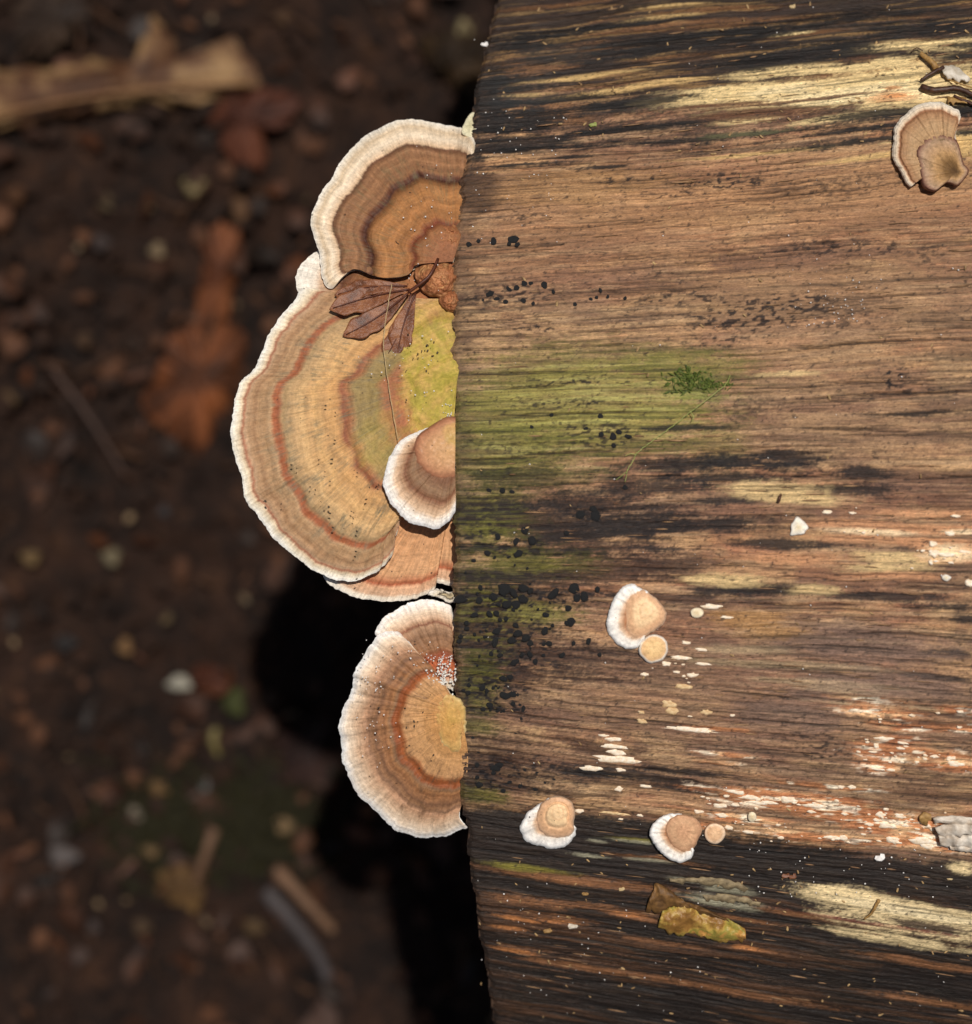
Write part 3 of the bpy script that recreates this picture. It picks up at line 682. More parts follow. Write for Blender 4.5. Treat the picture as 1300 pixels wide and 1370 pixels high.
bracket("bracket_fungus", "small bracket with a bright white rim growing over the largest bracket", [
        dict(margin=C_m, focus=(608, 600), mat=matC, h0=.0022, droop=.0018, thick=.0022, wave=.0008, corr=.0003, scallop=1.2, seed=53, ridges=((.66, .0002, .03),), end_edge=[(609, 650)]),
        dict(part='umbo', pores=False, margin=Cu, focus=(609, 598), mat=matT, h0=.0026, dome=.0016, droop=.0008, thick=.0028, scallop=.3, seed=55, algae=[(606, 580, 14, 16, .4)])])
F_m = [(512, 862), (503, 852), (502, 845), (508, 834), (522, 820), (543, 808), (565, 802), (584, 804), (600, 810), (606, 820), (613, 834), (614, 845), (618, 860)]
bracket("bracket_fungus", "rusty bracket with broad white rim tucked behind the lowest large bracket", [dict(margin=F_m, focus=(606, 925), mat=matF, h0=-.0035, droop=.002, thick=.0022, ridges=((.44, .0005, .03), (.76, .0003, .015)), wave=.001, corr=.0003, seed=61,
        start_edge=[(540, 880)], end_edge=[(616, 880)])])
G_m = [(558, 880), (548, 862), (538, 850), (524, 844), (508, 847), (497, 858), (487, 874), (474, 896), (469, 923), (460, 947), (453, 969), (454, 985), (457, 1018), (465, 1039), (479, 1063), (495, 1080), (514, 1096),
       (527, 1109), (546, 1117), (570, 1122), (597, 1117), (612, 1112), (626, 1107)]
bracket("bracket_fungus", "lowest large bracket on the sawn end, orange centre ring and wide cream rim", [dict(margin=G_m, focus=(616, 955), mat=matG, h0=-.0004, droop=.0035, thick=.003, dome=.0008,
        ridges=((.535, .0007, .025), (.775, .0004, .02), (.30, .0003, .03)), wave=.0024, corr=.0002, scallop=1.5, seed=71, start_edge=[(568, 890), (590, 910)], end_edge=[(614, 1092), (622, 1060), (626, 1010)],
        power=[(0, .8), (.2, 1), (.8, 1), (1, 1.05)]),
        dict(part='ear', pores=False, closed=True, margin=[(590, 938), (602, 929), (613, 934), (620, 947), (624, 962), (624, 978), (619, 990), (616, 1003), (606, 1006), (596, 1000), (586, 985), (582, 955)], focus=(600, 966), mat=matEar, h0=.0010, dome=.0006, droop=.0004, thick=.0022, scallop=2.6, seed=75,
             algae=[(610, 950, 12, 20, .25)])])
# small ragged piece in the gap below
bracket("bracket_fungus", "tiny ragged black and white bracket stub in the gap on the log edge", [dict(margin=[(572, 795), (577, 790), (588, 788), (598, 791), (616, 789), (620, 800), (606, 806), (592, 801), (580, 800)], closed=True, focus=(600, 796),
        mat=fungus_mat("ragged_cap", [(0, (60, 40, 30)), (.4, (220, 200, 160)), (.6, (50, 34, 26)), (.75, (240, 226, 200)), (1, (240, 230, 214))], fibre=500, wob=.5), h0=-.003, thick=.0016, scallop=3, corr=.0006, seed=79)])
bracket("bracket_fungus", "thin cream flap sticking up at the log edge above the topmost bracket", [dict(margin=[(618, 178), (621, 165), (626, 155), (634, 150), (640, 158), (636, 175), (630, 184)], closed=True, focus=(629, 168),
        mat=fungus_mat("cream_flap", [(0, (216, 204, 160)), (1, (236, 226, 190))], fibre=400), h0=-.0008, thick=.0012, scallop=.6, seed=83)])
# fungi on the top of the log
H_m = [(1276, 196), (1279, 184), (1281, 170), (1284, 157), (1283, 149), (1274, 144), (1261, 137), (1247, 136), (1234, 138), (1222, 144), (1214, 151), (1202, 161), (1196, 174), (1195, 189), (1194, 206), (1198, 220), (1205, 231), (1212, 243), (1217, 250), (1221, 246), (1229, 238)]
Hu = [(1277, 183), (1264, 178), (1247, 178), (1234, 186), (1226, 198), (1225, 211), (1229, 226), (1231, 243), (1236, 251), (1249, 256), (1259, 250), (1267, 245), (1281, 248), (1292, 238), (1296, 228), (1289, 218), (1284, 201)]
bracket("bracket_fungus", "brown two-tiered bracket on top of the log at the upper right, furry centre", [
        dict(margin=H_m, focus=(1264, 214), mat=matH, h0=.0038, droop=.0000, thick=.0032, wave=.0012, corr=.0004, scallop=1.2, seed=91, ridges=((.86, .0004, .03),)),
        dict(part='umbo', closed=True, margin=Hu, focus=(1279, 230), mat=matHu, h0=.0042, dome=.0014, droop=0.0002, thick=.0034, corr=.0004, scallop=.8, seed=93, wave=.0006)])
I_m = [(866, 792), (857, 787), (845, 781), (830, 788), (819, 806), (812, 831), (815, 847), (824, 861), (838, 868), (852, 867), (861, 858)]
Iu = [(858, 788), (871, 795), (882, 804), (892, 820), (888, 832), (882, 839), (869, 847), (859, 853), (844, 853), (836, 842), (834, 822), (838, 803), (846, 793)]
bracket("bracket_fungus", "round caramel bracket with a white crescent rim at mid log, above its tiny twin", [
        dict(margin=I_m, focus=(868, 826), mat=matK, h0=.0026, droop=.0002, thick=.0026, wave=.0008, corr=.0003, scallop=1.1, seed=101),
        dict(part='umbo', pores=False, closed=True, margin=Iu, focus=(866, 815), mat=matKu, h0=.0026, dome=.0012, thick=.0034, scallop=.9, corr=.00005, seed=103, ridges=())])
Jm = [(873, 848), (888, 853), (894, 864), (891, 878), (880, 886), (869, 888), (857, 878), (854, 867), (860, 855)]
matJ = fungus_mat("small_caramel_disc", conc=.02, bump=.00010, stops=[(0, (244, 204, 146)), (.5, (234, 192, 134)), (.8, (228, 184, 134)), (.88, (244, 226, 202)), (1, (252, 246, 236))], fibre=90, fib_amt=.1, wob=.05)
bracket("bracket_fungus", "small round tan disc fungus touching the lower edge of the caramel bracket", [dict(closed=True, margin=Jm, focus=(877, 867), mat=matJ, h0=.0018, dome=.0008, thick=.0024, scallop=.8, corr=.0002, seed=107)])
K_m = [(742, 1066), (733, 1068), (719, 1076), (707, 1087), (696, 1101), (697, 1113), (705, 1126), (725, 1133), (743, 1137), (758, 1130), (768, 1119), (770, 1108)]
Ku = [(744, 1066), (761, 1070), (769, 1084), (768, 1101), (769, 1111), (763, 1119), (750, 1123), (729, 1119), (717, 1102), (717, 1087), (726, 1073)]
bracket("bracket_fungus", "left one of the two white-rimmed shell fungi low on the log, pale tan top", [
        dict(margin=K_m, focus=(752, 1090), mat=matK, h0=.0030, droop=.0004, thick=.0028, wave=.0010, corr=.0003, scallop=1.2, seed=111),
        dict(part='umbo', pores=False, closed=True, margin=Ku, focus=(747, 1086), mat=matKu, h0=.0032, dome=.0014, thick=.0040, scallop=1.0, corr=.00006, seed=113, ridges=((.60, .0003, .06),))])
L_m = [(912, 1089), (900, 1088), (888, 1091), (874, 1101), (869, 1113), (874, 1129), (885, 1142), (899, 1151), (913, 1153), (925, 1147), (929, 1138)]
Lu = [(910, 1089), (927, 1094), (938, 1106), (936, 1120), (927, 1137), (918, 1142), (902, 1136), (891, 1120), (889, 1106), (896, 1095)]
matLu = fungus_mat("brown_umbo", conc=.02, bump=.00010, stops=[(0, (230, 176, 134)), (.3, (214, 164, 124)), (.6, (224, 176, 134)), (.9, (206, 156, 118)), (1, (226, 184, 148))], fibre=70, fib_amt=.06, wob=.06, mottle=(.3, (130, 90, 60)))
bracket("bracket_fungus", "right one of the two white-rimmed shell fungi low on the log, browner top", [
        dict(margin=L_m, focus=(915, 1114), mat=matK, h0=.0030, droop=.0002, thick=.0028, wave=.0010, corr=.0003, scallop=1.1, seed=121),
        dict(part='umbo', pores=False, closed=True, margin=Lu, focus=(914, 1112), mat=matLu, h0=.0032, dome=.0012, thick=.0040, scallop=1.2, corr=.0001, seed=123, wave=.0014)])
def ringpts(cx, cy, rx, ry, n=9, j=.12, sd=0):
    r = np.random.default_rng(sd); return [(cx + rx * math.cos(a) * (1 + r.uniform(-j, j)), cy + ry * math.sin(a) * (1 + r.uniform(-j, j))) for a in np.linspace(0, 2 * math.pi, n, endpoint=False)]
matM = fungus_mat("peach_disc", conc=.02, bump=.00010, stops=[(0, (240, 196, 152)), (.6, (232, 186, 142)), (1, (248, 218, 186))], fibre=60, fib_amt=.08, wob=.08)
matN = fungus_mat("cream_disc", conc=.02, bump=.00010, stops=[(0, (228, 202, 156)), (1, (246, 232, 200))], fibre=60, fib_amt=.08, wob=.08)
matS = fungus_mat("white_star", conc=.02, bump=.00010, stops=[(0, (224, 202, 160)), (.4, (236, 222, 196)), (1, (244, 238, 226))], fibre=60, fib_amt=.1, wob=.1)
def disc(px, py, rx, ry, mat, label, sd, h=.0014, thick=.0016, j=.05, n=9, nm="disc_fungus"):
    bracket(nm, label, [dict(closed=True, margin=ringpts(px, py, rx, ry, n, j, sd), focus=(px, py), mat=mat, h0=h, dome=.0006, thick=thick, scallop=.3, nt=18, ns=48, corr=.0001, seed=sd)], cat="disc fungus")
disc(956, 1115, 14, 14, matM, "round peach-coloured button fungus beside the right shell fungus, near the dark band", 131)
disc(1006, 1093, 6, 7, matN, "small cream button fungus above and to the right of the peach button", 133)
disc(932, 820, 9, 7, matN, "pale oval button fungus just right of the round caramel bracket", 137, h=.0009)
disc(1068, 706, 14, 12, matS, "white star-shaped scrap of fungus at mid right of the log", 139, h=.001, j=.28, n=11)
disc(1266, 773, 6, 4.5, matS, "small white button below the bright flecks at the right edge", 141, h=.0006, j=.2)

# ------------------------------------------------------------------ white crust flecks
crust = NT("white_crust"); co = crust.coord(); n = crust.noise(co, 900, 4, .6); crust.link(crust.ramp(n, [(.3, (226, 196, 156)), (.55, (252, 232, 204)), (.8, (255, 248, 232))]), crust.b.inputs['Base Color'])
crust.b.inputs['Roughness'].default_value = .6; crust.bump(n, .6, .0003); crust = crust.m
crust2 = simple_mat("cream_crust", (196, 150, 96), (236, 208, 160), 900, .6, .0003)
def fleck_mesh(px, py, rx, ry, sd, mat, n=14, hh=.00022):
    r = np.random.default_rng(sd); V = []; F = []
    jit = [1 + r.uniform(-.28, .28) for _ in range(n)]
    tilt = 0.0
    g = (py - 640) * 0.00022
    for ri, (f, h) in enumerate(((1.0, -.0004), (.86, hh * .9), (.45, hh * 1.25))):
        for i in range(n):
            a = 2 * math.pi * i / n; dx = rx * f * math.cos(a) * jit[i]; dy = ry * f * math.sin(a) * jit[i] + g * dx
            x, y, z = surf(px + dx, py + dy, h + .0002); V.append((float(x), float(y), float(z)))
    x, y, z = surf(px, py, hh * 1.35 + .0002); V.append((float(x), float(y), float(z)))
    for ri in range(2):
        for i in range(n): F.append((ri * n + i, (ri + 1) * n + i, (ri + 1) * n + (i + 1) % n, ri * n + (i + 1) % n))
    for i in range(n): F.append((2 * n + i, 3 * n, 2 * n + (i + 1) % n))
    return V, F
flecks = {
 "thin white crust fleck in the scatter right of the round caramel bracket": [(952, 811, 13, 3.6), (917, 860, 6, 2.6), (938, 869, 7.5, 2.6), (891, 888, 7.5, 3.6), (910, 880, 13, 3), (926, 903, 8, 3.2), (862, 902, 6, 2.6), (972, 826, 8, 2), (905, 899, 6, 2), (940, 888, 12, 2.2)],
 "cream crust blotch in the scatter above the long white streak": [(914, 919, 12, 3.6), (895, 942, 10, 5.6), (899, 951, 9, 5.0), (858, 953, 5, 2.6), (859, 965, 7, 4), (945, 953, 8, 4)],
 "white horizontal dash in the stacked ladder of white dashes": [(807, 984, 7, 2.2), (820, 989, 12, 3), (822, 999, 19, 3.2), (826, 1007, 14, 5), (825, 1016, 31, 5), (793, 1028, 17, 3.8), (830, 1030, 7, 3)],
 "small white fleck between the ladder of dashes and dark lower band": [(828, 1056, 6, 4), (864, 1052, 9, 2), (775, 1085, 7, 3), (856, 1091, 4, 2), (830, 1096, 4, 1.5), (934, 1086, 7, 2.6)],
 "white fleck in the orange band right of the shell fungi": [(985, 1060, 12, 2.8), (1004, 1067, 16, 3.2), (1015, 1074, 16, 2.6), (963, 1078, 11, 3), (984, 1077, 6, 2.2), (1055, 1070, 12, 5), (1090, 1078, 16, 3), (1139, 1053, 6, 3), (1125, 1053, 5, 2.4),
        (1085, 1086, 6, 2), (965, 1091, 9, 3), (975, 1107, 6, 3.6), (1001, 1113, 8, 2.5), (1130, 1089, 5, 2), (1115, 1121, 16, 2.6), (1128, 1121, 6, 3.6), (972, 1065, 4, 2), (1030, 1074, 12, 2.5)],
 "white fleck in the patch beside the torn grey bark": [(1178, 1090, 7, 4), (1205, 1092, 9, 3.6), (1172, 1097, 5, 2.5), (1187, 1105, 14, 3.6), (1195, 1124, 9, 5), (1235, 1125, 17, 6), (1155, 1116, 4, 1.5), (1163, 1103, 6, 2.4), (1240, 1132, 10, 4)],
 "white fleck in the orange patch high above torn bark": [(1184, 988, 13, 2.8), (1172, 998, 4, 4), (1207, 994, 8, 2), (1205, 1001, 6, 2), (1167, 1006, 6, 1.6), (1173, 1029, 11, 2), (1192, 1030, 6, 2), (1250, 1012, 6, 2.6), (1272, 1014, 8, 3), (1278, 1022, 12, 4), (1284, 952, 5, 2), (1283, 973, 4, 2)],
 "white fleck in the cream area at right edge": [(1248, 728, 6, 4), (1249, 740, 7, 6), (1265, 742, 13, 3), (1290, 738, 9, 2.4), (1245, 752, 3.4, 4), (1297, 780, 7, 5), (1272, 713, 7, 3.6), (1278, 690, 6, 2.5), (1106, 685, 7, 2.5), (1140, 686, 6, 1.8)],
}
ORD = ['first', 'second', 'third', 'fourth', 'fifth', 'sixth', 'seventh', 'eighth', 'ninth', 'tenth', 'eleventh', 'twelfth', 'thirteenth', 'fourteenth', 'fifteenth', 'sixteenth', 'seventeenth', 'eighteenth']
sd = 0
for lab, lst in flecks.items():
    ladder = 'ladder' in lab; lst = sorted(lst, key=lambda q: q[1] if ladder else q[0])
    cream = 'cream crust' in lab
    for q in lst:
        sd += 1; V_, F_ = fleck_mesh(*q, sd, None)
        me = pydata("crust_fleck", V_, F_, crust2 if cream else crust); o = obj("crust_fleck", me, None, origin=V_[-1])
        tag(o, lab, "crust fungus", lab.split(' in ')[0].replace('thin ', '').replace('small ', '') + "s, " + lab.split(' ', 2)[2][:40].strip())
        rest = lab.split(' in the ', 1) if ' in the ' in lab else lab.split(' between ', 1)
        o['label'] = ORD[lst.index(q)] + ' ' + ('white dash from the top' if ladder else ('cream blotch' if cream else 'white fleck') + ' from the left') + (' in the ' if ' in the ' in lab else ' between ') + rest[1]
        o['group'] = lab.replace('fleck', 'flecks', 1).replace('blotch', 'blotches').replace('dash ', 'dashes ', 1)
V_, F_ = fleck_mesh(924, 976, 37, 3.4, 900, None, 28)
me = pydata("crust_streak", V_, F_, crust); tag(obj("crust_streak", me, None, origin=V_[-1]), "long narrow white crust streak, longest one, across the log below the scatter", "crust fungus")
V_, F_ = fleck_mesh(820, 1088, 20, 2.2, 901, None, 24)
me = pydata("crust_streak", V_, F_, crust2); tag(obj("crust_streak", me, None, origin=V_[-1]), "thin cream crust streak between the two white-rimmed shell fungi", "crust fungus")
# uncountable small specks of crust
Vs = []; Fs = []
areas = [(1060, 1075, 100, 9, 26), (1200, 1100, 80, 12, 26), (1100, 1122, 120, 5, 12), (1200, 1005, 60, 16, 14), (1270, 740, 40, 14, 12), (900, 920, 60, 40, 10), (1250, 1018, 50, 8, 8), (1000, 1100, 50, 8, 6), (1180, 960, 50, 8, 5), (1150, 700, 90, 14, 4)]
for ax, ay, rx, ry, n in areas:
    for _ in range(n):
        px = rng.normal(ax, rx * .5); py = rng.normal(ay, ry * .55) + (ax - px) * -.03; r1 = rng.uniform(1.2, 4.5)
        v, f = fleck_mesh(px, py, r1, max(.8, r1 * rng.uniform(.3, .6)), int(rng.integers(1e6)), None, 8, .0003); b = len(Vs); Vs += v; Fs += [tuple(i + b for i in q) for q in f]
tag(obj("crust_specks", pydata("crust_specks", Vs, Fs, crust)), "scattered tiny white crust specks over the bare orange wood", "crust fungus", kind='stuff')

# ------------------------------------------------------------------ black disc fungi
blackm = simple_mat("black_crust_disc", (15, 15, 15), (40, 39, 39), 1500, .7, .0003, .35)
def dot_mesh(sd_=3):
    V = []; F = []; n = 10
    r = np.random.default_rng(sd_); jj = r.uniform(.8, 1.15, n)
    for f, h in ((1, -.25), (.97, .12), (.7, .32)):
        for i in range(n):
            a = 2 * math.pi * i / n; V.append((f * math.cos(a) * jj[i], f * math.sin(a) * jj[i], h))
    V.append((0, 0, .38))
    for k_ in range(2):
        for i in range(n): F.append((k_ * n + i, k_ * n + (i + 1) % n, (k_ + 1) * n + (i + 1) % n, (k_ + 1) * n + i))
    for i in range(n): F.append((2 * n + i, 2 * n + (i + 1) % n, 3 * n))
    return pydata("black_disc_fungus", V, F, blackm)
dms = [dot_mesh(q) for q in range(3, 9)]
dots = [(652, 740, 5), (693, 741, 6), (690, 725, 6), (712, 724, 7), (674, 788, 9), (687, 794, 6), (700, 787, 7), (709, 791, 5), (660, 798, 6), (641, 803, 5), (616, 802, 7), (678, 809, 6), (690, 809, 6), (700, 802, 8), (741, 794, 8), (768, 787, 8), (772, 800, 6),
 (782, 798, 6), (760, 814, 5), (799, 789, 4), (634, 823, 4), (655, 822, 5), (664, 821, 4), (730, 823, 4), (764, 832, 6), (758, 834, 4), (624, 834, 4), (624, 841, 4), (690, 837, 4), (739, 837, 3), (664, 845, 5), (729, 844, 5), (692, 848, 6), (703, 854, 6), (685, 857, 5),
 (709, 861, 5), (616, 852, 4), (614, 858, 4), (662, 860, 6), (734, 861, 4), (767, 861, 3), (787, 858, 4), (657, 875, 4), (669, 877, 4), (698, 876, 4), (709, 876, 4), (727, 877, 3), (752, 877, 5), (802, 876, 3), (689, 886, 5), (716, 886, 4), (673, 908, 5), (682, 906, 5),
 (627, 917, 4), (645, 920, 5), (651, 924, 4), (676, 931, 6), (685, 929, 5), (686, 942, 4), (646, 949, 4), (655, 944, 5), (666, 951, 3), (674, 951, 3), (700, 948, 4), (626, 927, 4), (657, 973, 3), (640, 1005, 3), (638, 1024, 4), (662, 1028, 6), (668, 1024, 5),
 (660, 1034, 4), (638, 1040, 4), (641, 1050, 5), (696, 1051, 4), (702, 1030, 3), (718, 1035, 3), (717, 1055, 4), (742, 1045, 4), (729, 1048, 3), (673, 1058, 4),
 (681, 387, 4), (691, 385, 5), (701, 379, 4), (710, 379, 4), (728, 381, 5), (655, 393, 5), (664, 400, 4), (676, 404, 4), (646, 402, 3), (700, 402, 4), (713, 406, 3), (740, 390, 3), (803, 388, 3), (790, 400, 2.5), (798, 398, 2.5), (813, 397, 2.5), (836, 399, 2.5), (769, 407, 3),
 (738, 555, 3), (784, 573, 4), (803, 558, 4), (804, 581, 4), (820, 584, 5), (828, 578, 4), (841, 584, 4), (821, 596, 4), (711, 571, 3), (672, 656, 5), (776, 689, 7), (797, 690, 8), (793, 681, 5), (758, 713, 4), (702, 710, 6), (666, 718, 5), (836, 652, 4), (654, 656, 3),
 (660, 322, 5), (687, 320, 6), (627, 327, 4), (640, 322, 3), (681, 326, 4), (692, 327, 4)]
for i in range(60):
    px, py = rng.normal(680, 45), rng.normal(850, 90)
    if px > 618: dots.append((px, py, rng.uniform(1.6, 3.4)))
def dot_key(px, py, r):
    for lim, nm in ((350, "beside the topmost bracket"), (394, "upper line above green wood"), (480, "lower line above green wood"), (620, "on the green algae wood"), (700, "just below green area"),
                    (765, "above the dense cluster"), (812, "in the dense cluster"), (850, "just below dense cluster"), (870, "level with rusty bracket's rim"), (900, "level with white mould"),
                    (935, "level with orange ear's top"), (970, "level with orange ear's bottom"), (1400, "above the dark lower band")):
        if py < lim: break
    cxx = "at sawn edge" if px < 652 else ("near sawn edge" if px < 700 else "further in")
    return (("tiny" if r < 3.5 else "black" if r < 5.5 else "large black"), nm, cxx)
bins = {}
for q in dots: bins.setdefault(dot_key(*q), []).append(q)
for b_ in bins.values(): b_.sort(key=lambda q: q[0])
for i, (px, py, r) in enumerate(dots):
    x, y, z = surf(px, py, .0002); nrm = surf_normal(px, py)
    o = D.objects.new("black_disc_fungus", dms[i % 6]); COL.objects.link(o)
    q = nrm.to_track_quat('Z', 'Y'); q = q @ Matrix.Rotation(rng.uniform(0, 6.28), 4, 'Z').to_quaternion()
    o.rotation_mode = 'QUATERNION'; o.rotation_quaternion = q
    s_ = r * PXM * 1.0; o.scale = (s_ * rng.uniform(.8, 1.35), s_ * rng.uniform(.7, 1.0), s_ * rng.uniform(.35, .7)); o.location = (float(x), float(y), float(z))
    k3 = dot_key(px, py, r); b_ = bins[k3]; n_ = b_.index((px, py, r))
    lb = f"{ORD[n_]} from left of {k3[0]} dots, {k3[2]}, {k3[1]}" if len(b_) > 1 else f"{k3[0]} fungus dot, only one that size {k3[2]}, {k3[1]}"
    tag(o, ' '.join(lb.split()[:16]), "disc fungus", "black fungus dots " + k3[1])

# ------------------------------------------------------------------ tubes and leaves
def tube(path, radii, name, mat, parent=None, origin=None, n=7, smooth=True):
    P = [Vector(p) for p in path]; V = []; F = []
    m = len(P)
    if not hasattr(radii, '__len__'): radii = [radii] * m
    up = Vector((0, 0, 1))
    for i in range(m):
        d = (P[min(i + 1, m - 1)] - P[max(i - 1, 0)]).normalized(); a = d.cross(up)
        if a.length < 1e-4: a = d.cross(Vector((1, 0, 0)))
        a.normalize(); b = a.cross(d)
        for k_ in range(n):
            an = 2 * math.pi * k_ / n; V.append(P[i] + (a * math.cos(an) + b * math.sin(an)) * radii[i])
    for i in range(m - 1):
        for k_ in range(n): F.append((i * n + k_, i * n + (k_ + 1) % n, (i + 1) * n + (k_ + 1) % n, (i + 1) * n + k_))
    F.append(tuple(range(n))[::-1]); F.append(tuple((m - 1) * n + k_ for k_ in range(n)))
    me = pydata(name, V, F, mat, smooth)
    if parent is not None: me.transform(Matrix.Translation(-parent.location)); return obj(name, me, parent)
    return obj(name, me, None, origin=origin or P[0])
def pxpath(pts, place, n=24, wob=0.0, sd=0):
    """pts: (px, py, h)"""
    a = np.array(pts, float); q, _ = spline(a[:, :2], n); hh = np.interp(np.linspace(0, 1, n), np.linspace(0, 1, len(a)), a[:, 2])
    r = np.random.default_rng(sd)
    q = q + r.normal(0, 1, q.shape) * wob
    x, y, z = place(q[:, 0], q[:, 1], hh); return [tuple(map(float, v)) for v in zip(x, y, z)]
leafm = NT("dead_leaf_brown"); co = leafm.coord(); nn = leafm.noise(co, 260, 6, .6); n3 = leafm.noise(co, 1600, 4, .6)
cc = leafm.ramp(nn, [(.3, (80, 46, 28)), (.5, (128, 76, 44)), (.7, (152, 98, 60))]); cc = leafm.mix(leafm.rng(n3, .55, .75, 0, .4), cc, lin((98, 86, 76)))
leafm.link(cc, leafm.b.inputs['Base Color']); leafm.b.inputs['Roughness'].default_value = .42; leafm.bump(n3, .6, .0004); leafm = leafm.m
veinm = simple_mat("leaf_vein", (70, 32, 20), (96, 50, 30), 900, .5, .0001)
px_leaf = empty("leaf", tuple(float(v) for v in surf(553, 382, .0035)), "dry brown lobed leaf lying on the brackets between the two largest caps", "leaf")
def lobe(tip, base, hw, h, curve=0, sd=0):
    n, m = 26, 9
    tip = np.array(tip, float); base = np.array(base, float); d = tip - base; L = np.linalg.norm(d); d /= L; nr = np.array([-d[1], d[0]])
    u = np.linspace(0, 1, n); wdt = hw * (np.sin(np.pi * np.clip(u, 0, 1) ** 1.5)) ** .75 * (1 + .14 * np.sin(u * 23 + sd) * sstep(.4, .7, u)) + 1.2 * (1 - u)
    wdt[-1] = .15
    vv = np.linspace(-1, 1, m)
    U, Vv = np.meshgrid(u, vv, indexing='ij')
    ctr = base + d * (U[..., None] * L) + nr * (curve * np.sin(np.pi * U) )[..., None]
    P = ctr + nr * (Vv * wdt[:, None])[..., None]
    hh = h - .0040 - .0018 * U + .0006 * np.abs(Vv) * (wdt[:, None] / hw) + .0006 * np.sin(U * 7 + sd) - .0009 * U + .00018 * np.cos((U * 8 - np.abs(Vv) * .8) * 2 * np.pi)
    x, y, z = surf(P[..., 0], P[..., 1], hh); top = np.stack([x, y, z], -1).reshape(-1, 3); bot = top.copy(); bot[:, 2] -= .00025
    F = [tuple(f) for f in grid_faces(n, m, flip=True)]; k_ = n * m; F2 = [tuple(i + k_ for i in f[::-1]) for f in F]
    rim = list(range(m)) + [i * m + m - 1 for i in range(1, n)] + [(n - 1) * m + j for j in range(m - 2, -1, -1)] + [i * m for i in range(n - 2, 0, -1)]
    FR = [(rim[i], rim[(i + 1) % len(rim)], rim[(i + 1) % len(rim)] + k_, rim[i] + k_) for i in range(len(rim))]
    me = pydata("leaflet", np.vstack([top, bot]), F + F2 + FR, leafm); me.transform(Matrix.Translation(-px_leaf.location)); o = obj("leaflet", me, px_leaf)
    pts = [(*(base + d * (uu_ * L) + nr * curve * math.sin(math.pi * uu_)), h - .0040 - .0018 * uu_ + .00045 + .0006 * math.sin(uu_ * 7 + sd) - .0009 * uu_) for uu_ in np.linspace(0, .95, 8)]
    pp = pxpath(pts, surf, 14); ve = tube(pp, list(np.linspace(.0003, .00012, 14)), "vein", veinm, None); ve.parent = o; ve.location = (0, 0, 0)
    ve.data.transform(Matrix.Translation(Vector(pp[0]) - px_leaf.location))
lobe((440, 414), (548, 387), 17, .0042, 3, 1); lobe((458, 450), (546, 392), 16, .0036, -4, 2); lobe((511, 487), (550, 392), 14, .0030, -5, 3); lobe((531, 480), (556, 392), 15, .0040, 4, 4); lobe((447, 395), (545, 383), 11, .0034, 5, 5)
tube(pxpath([(546, 391, .0006), (560, 381, .0022), (575, 368, .003), (586, 346, .0022)], surf, 14), list(np.linspace(.0005, .0004, 14)), "stalk", veinm, px_leaf)
strawm = simple_mat("pale_straw", (170, 140, 96), (214, 190, 140), 900, .5, .0001)
tag(tube(pxpath([(524, 380, .0016), (518, 415, .001), (513, 455, .0004), (516, 490, .0002), (522, 530, .0002), (528, 565, .0004), (533, 590, .0008)], surf, 40, .25, 4), .00010, "dry_hair", strawm), "very fine pale stem crossing the brown leaf and the largest bracket", "stem")
# fused reddish flesh between the brackets
flesh = fungus_mat("reddish_flesh", conc=.03, stops=[(0, (190, 134, 92)), (.45, (164, 104, 66)), (.8, (142, 86, 54)), (1, (150, 98, 62))], fibre=20, fib_amt=.1, wob=.35, mottle=(.9, (196, 150, 96)))
for (cx, cy, rx, ry, h, lb, s_) in [(597, 318, 22, 20, .0006, "knobbly orange-brown lump where the topmost bracket meets the log", 151), (586, 372, 30, 26, .0010, "wrinkled reddish lump between the two largest brackets by the log edge", 152), (603, 402, 15, 14, .0008, "small pinkish nodule at the log edge above the yellow-green patch", 153)]:
    bracket("fungus_lump", lb, [dict(closed=True, margin=ringpts(cx, cy, rx, ry, 9, .14, s_), focus=(cx + 3, cy), mat=flesh, h0=h - .001, dome=.0016, droop=.0012, thick=.0035, scallop=1.0, corr=.0001, wave=.0004, seed=s_, nt=40, lift=lambda px, py, T, S: (fbm(px / 7, py / 7, 333, 4) - .5) * .004)], cat="fungus lump")

# moss tuft and grass stem
mossm = simple_mat("moss_green", (40, 56, 18), (110, 122, 50), 1200, .6, .0001)
def blades(cx, cy, rx, ry, n, L, place=surf, mat=mossm, name="moss", hh=.003, seed=0, wd=.00035):
    r = np.random.default_rng(seed); V = []; F = []
    for _ in range(n):
        px = r.normal(cx, rx * .5); py = r.normal(cy, ry * .5); a = r.uniform(0, 6.28); l = L * r.uniform(.5, 1.2); e = r.uniform(.1, .9)
        x, y, z = [float(v) for v in place(px, py, 0)]; d = Vector((math.cos(a) * (1 - e * .6), math.sin(a) * (1 - e * .6), e * .8)); sdv = Vector((-math.sin(a), math.cos(a), 0)) * wd * r.uniform(.6, 1.4)
        p = Vector((x, y, z)); b = len(V); mid = p + d * l * .55 + Vector((0, 0, l * .05)); tip = p + d * l - Vector((0, 0, l * .12))
        V += [p - sdv * .6, p + sdv * .6, mid + sdv, mid - sdv, tip, mid + Vector((0, 0, .0001))]
        F += [(b, b + 1, b + 2, b + 5), (b, b + 5, b + 3), (b + 3, b + 5, b + 4), (b + 5, b + 2, b + 4)]
    return pydata(name, V, F, mat, False)
me = blades(922, 508, 30, 16, 130, .0026, seed=5, wd=.0002); tag(obj("moss", me, None, origin=tuple(map(float, surf(922, 508, 0)))), "small tuft of green moss on the green stained wood", "moss", kind='stuff')
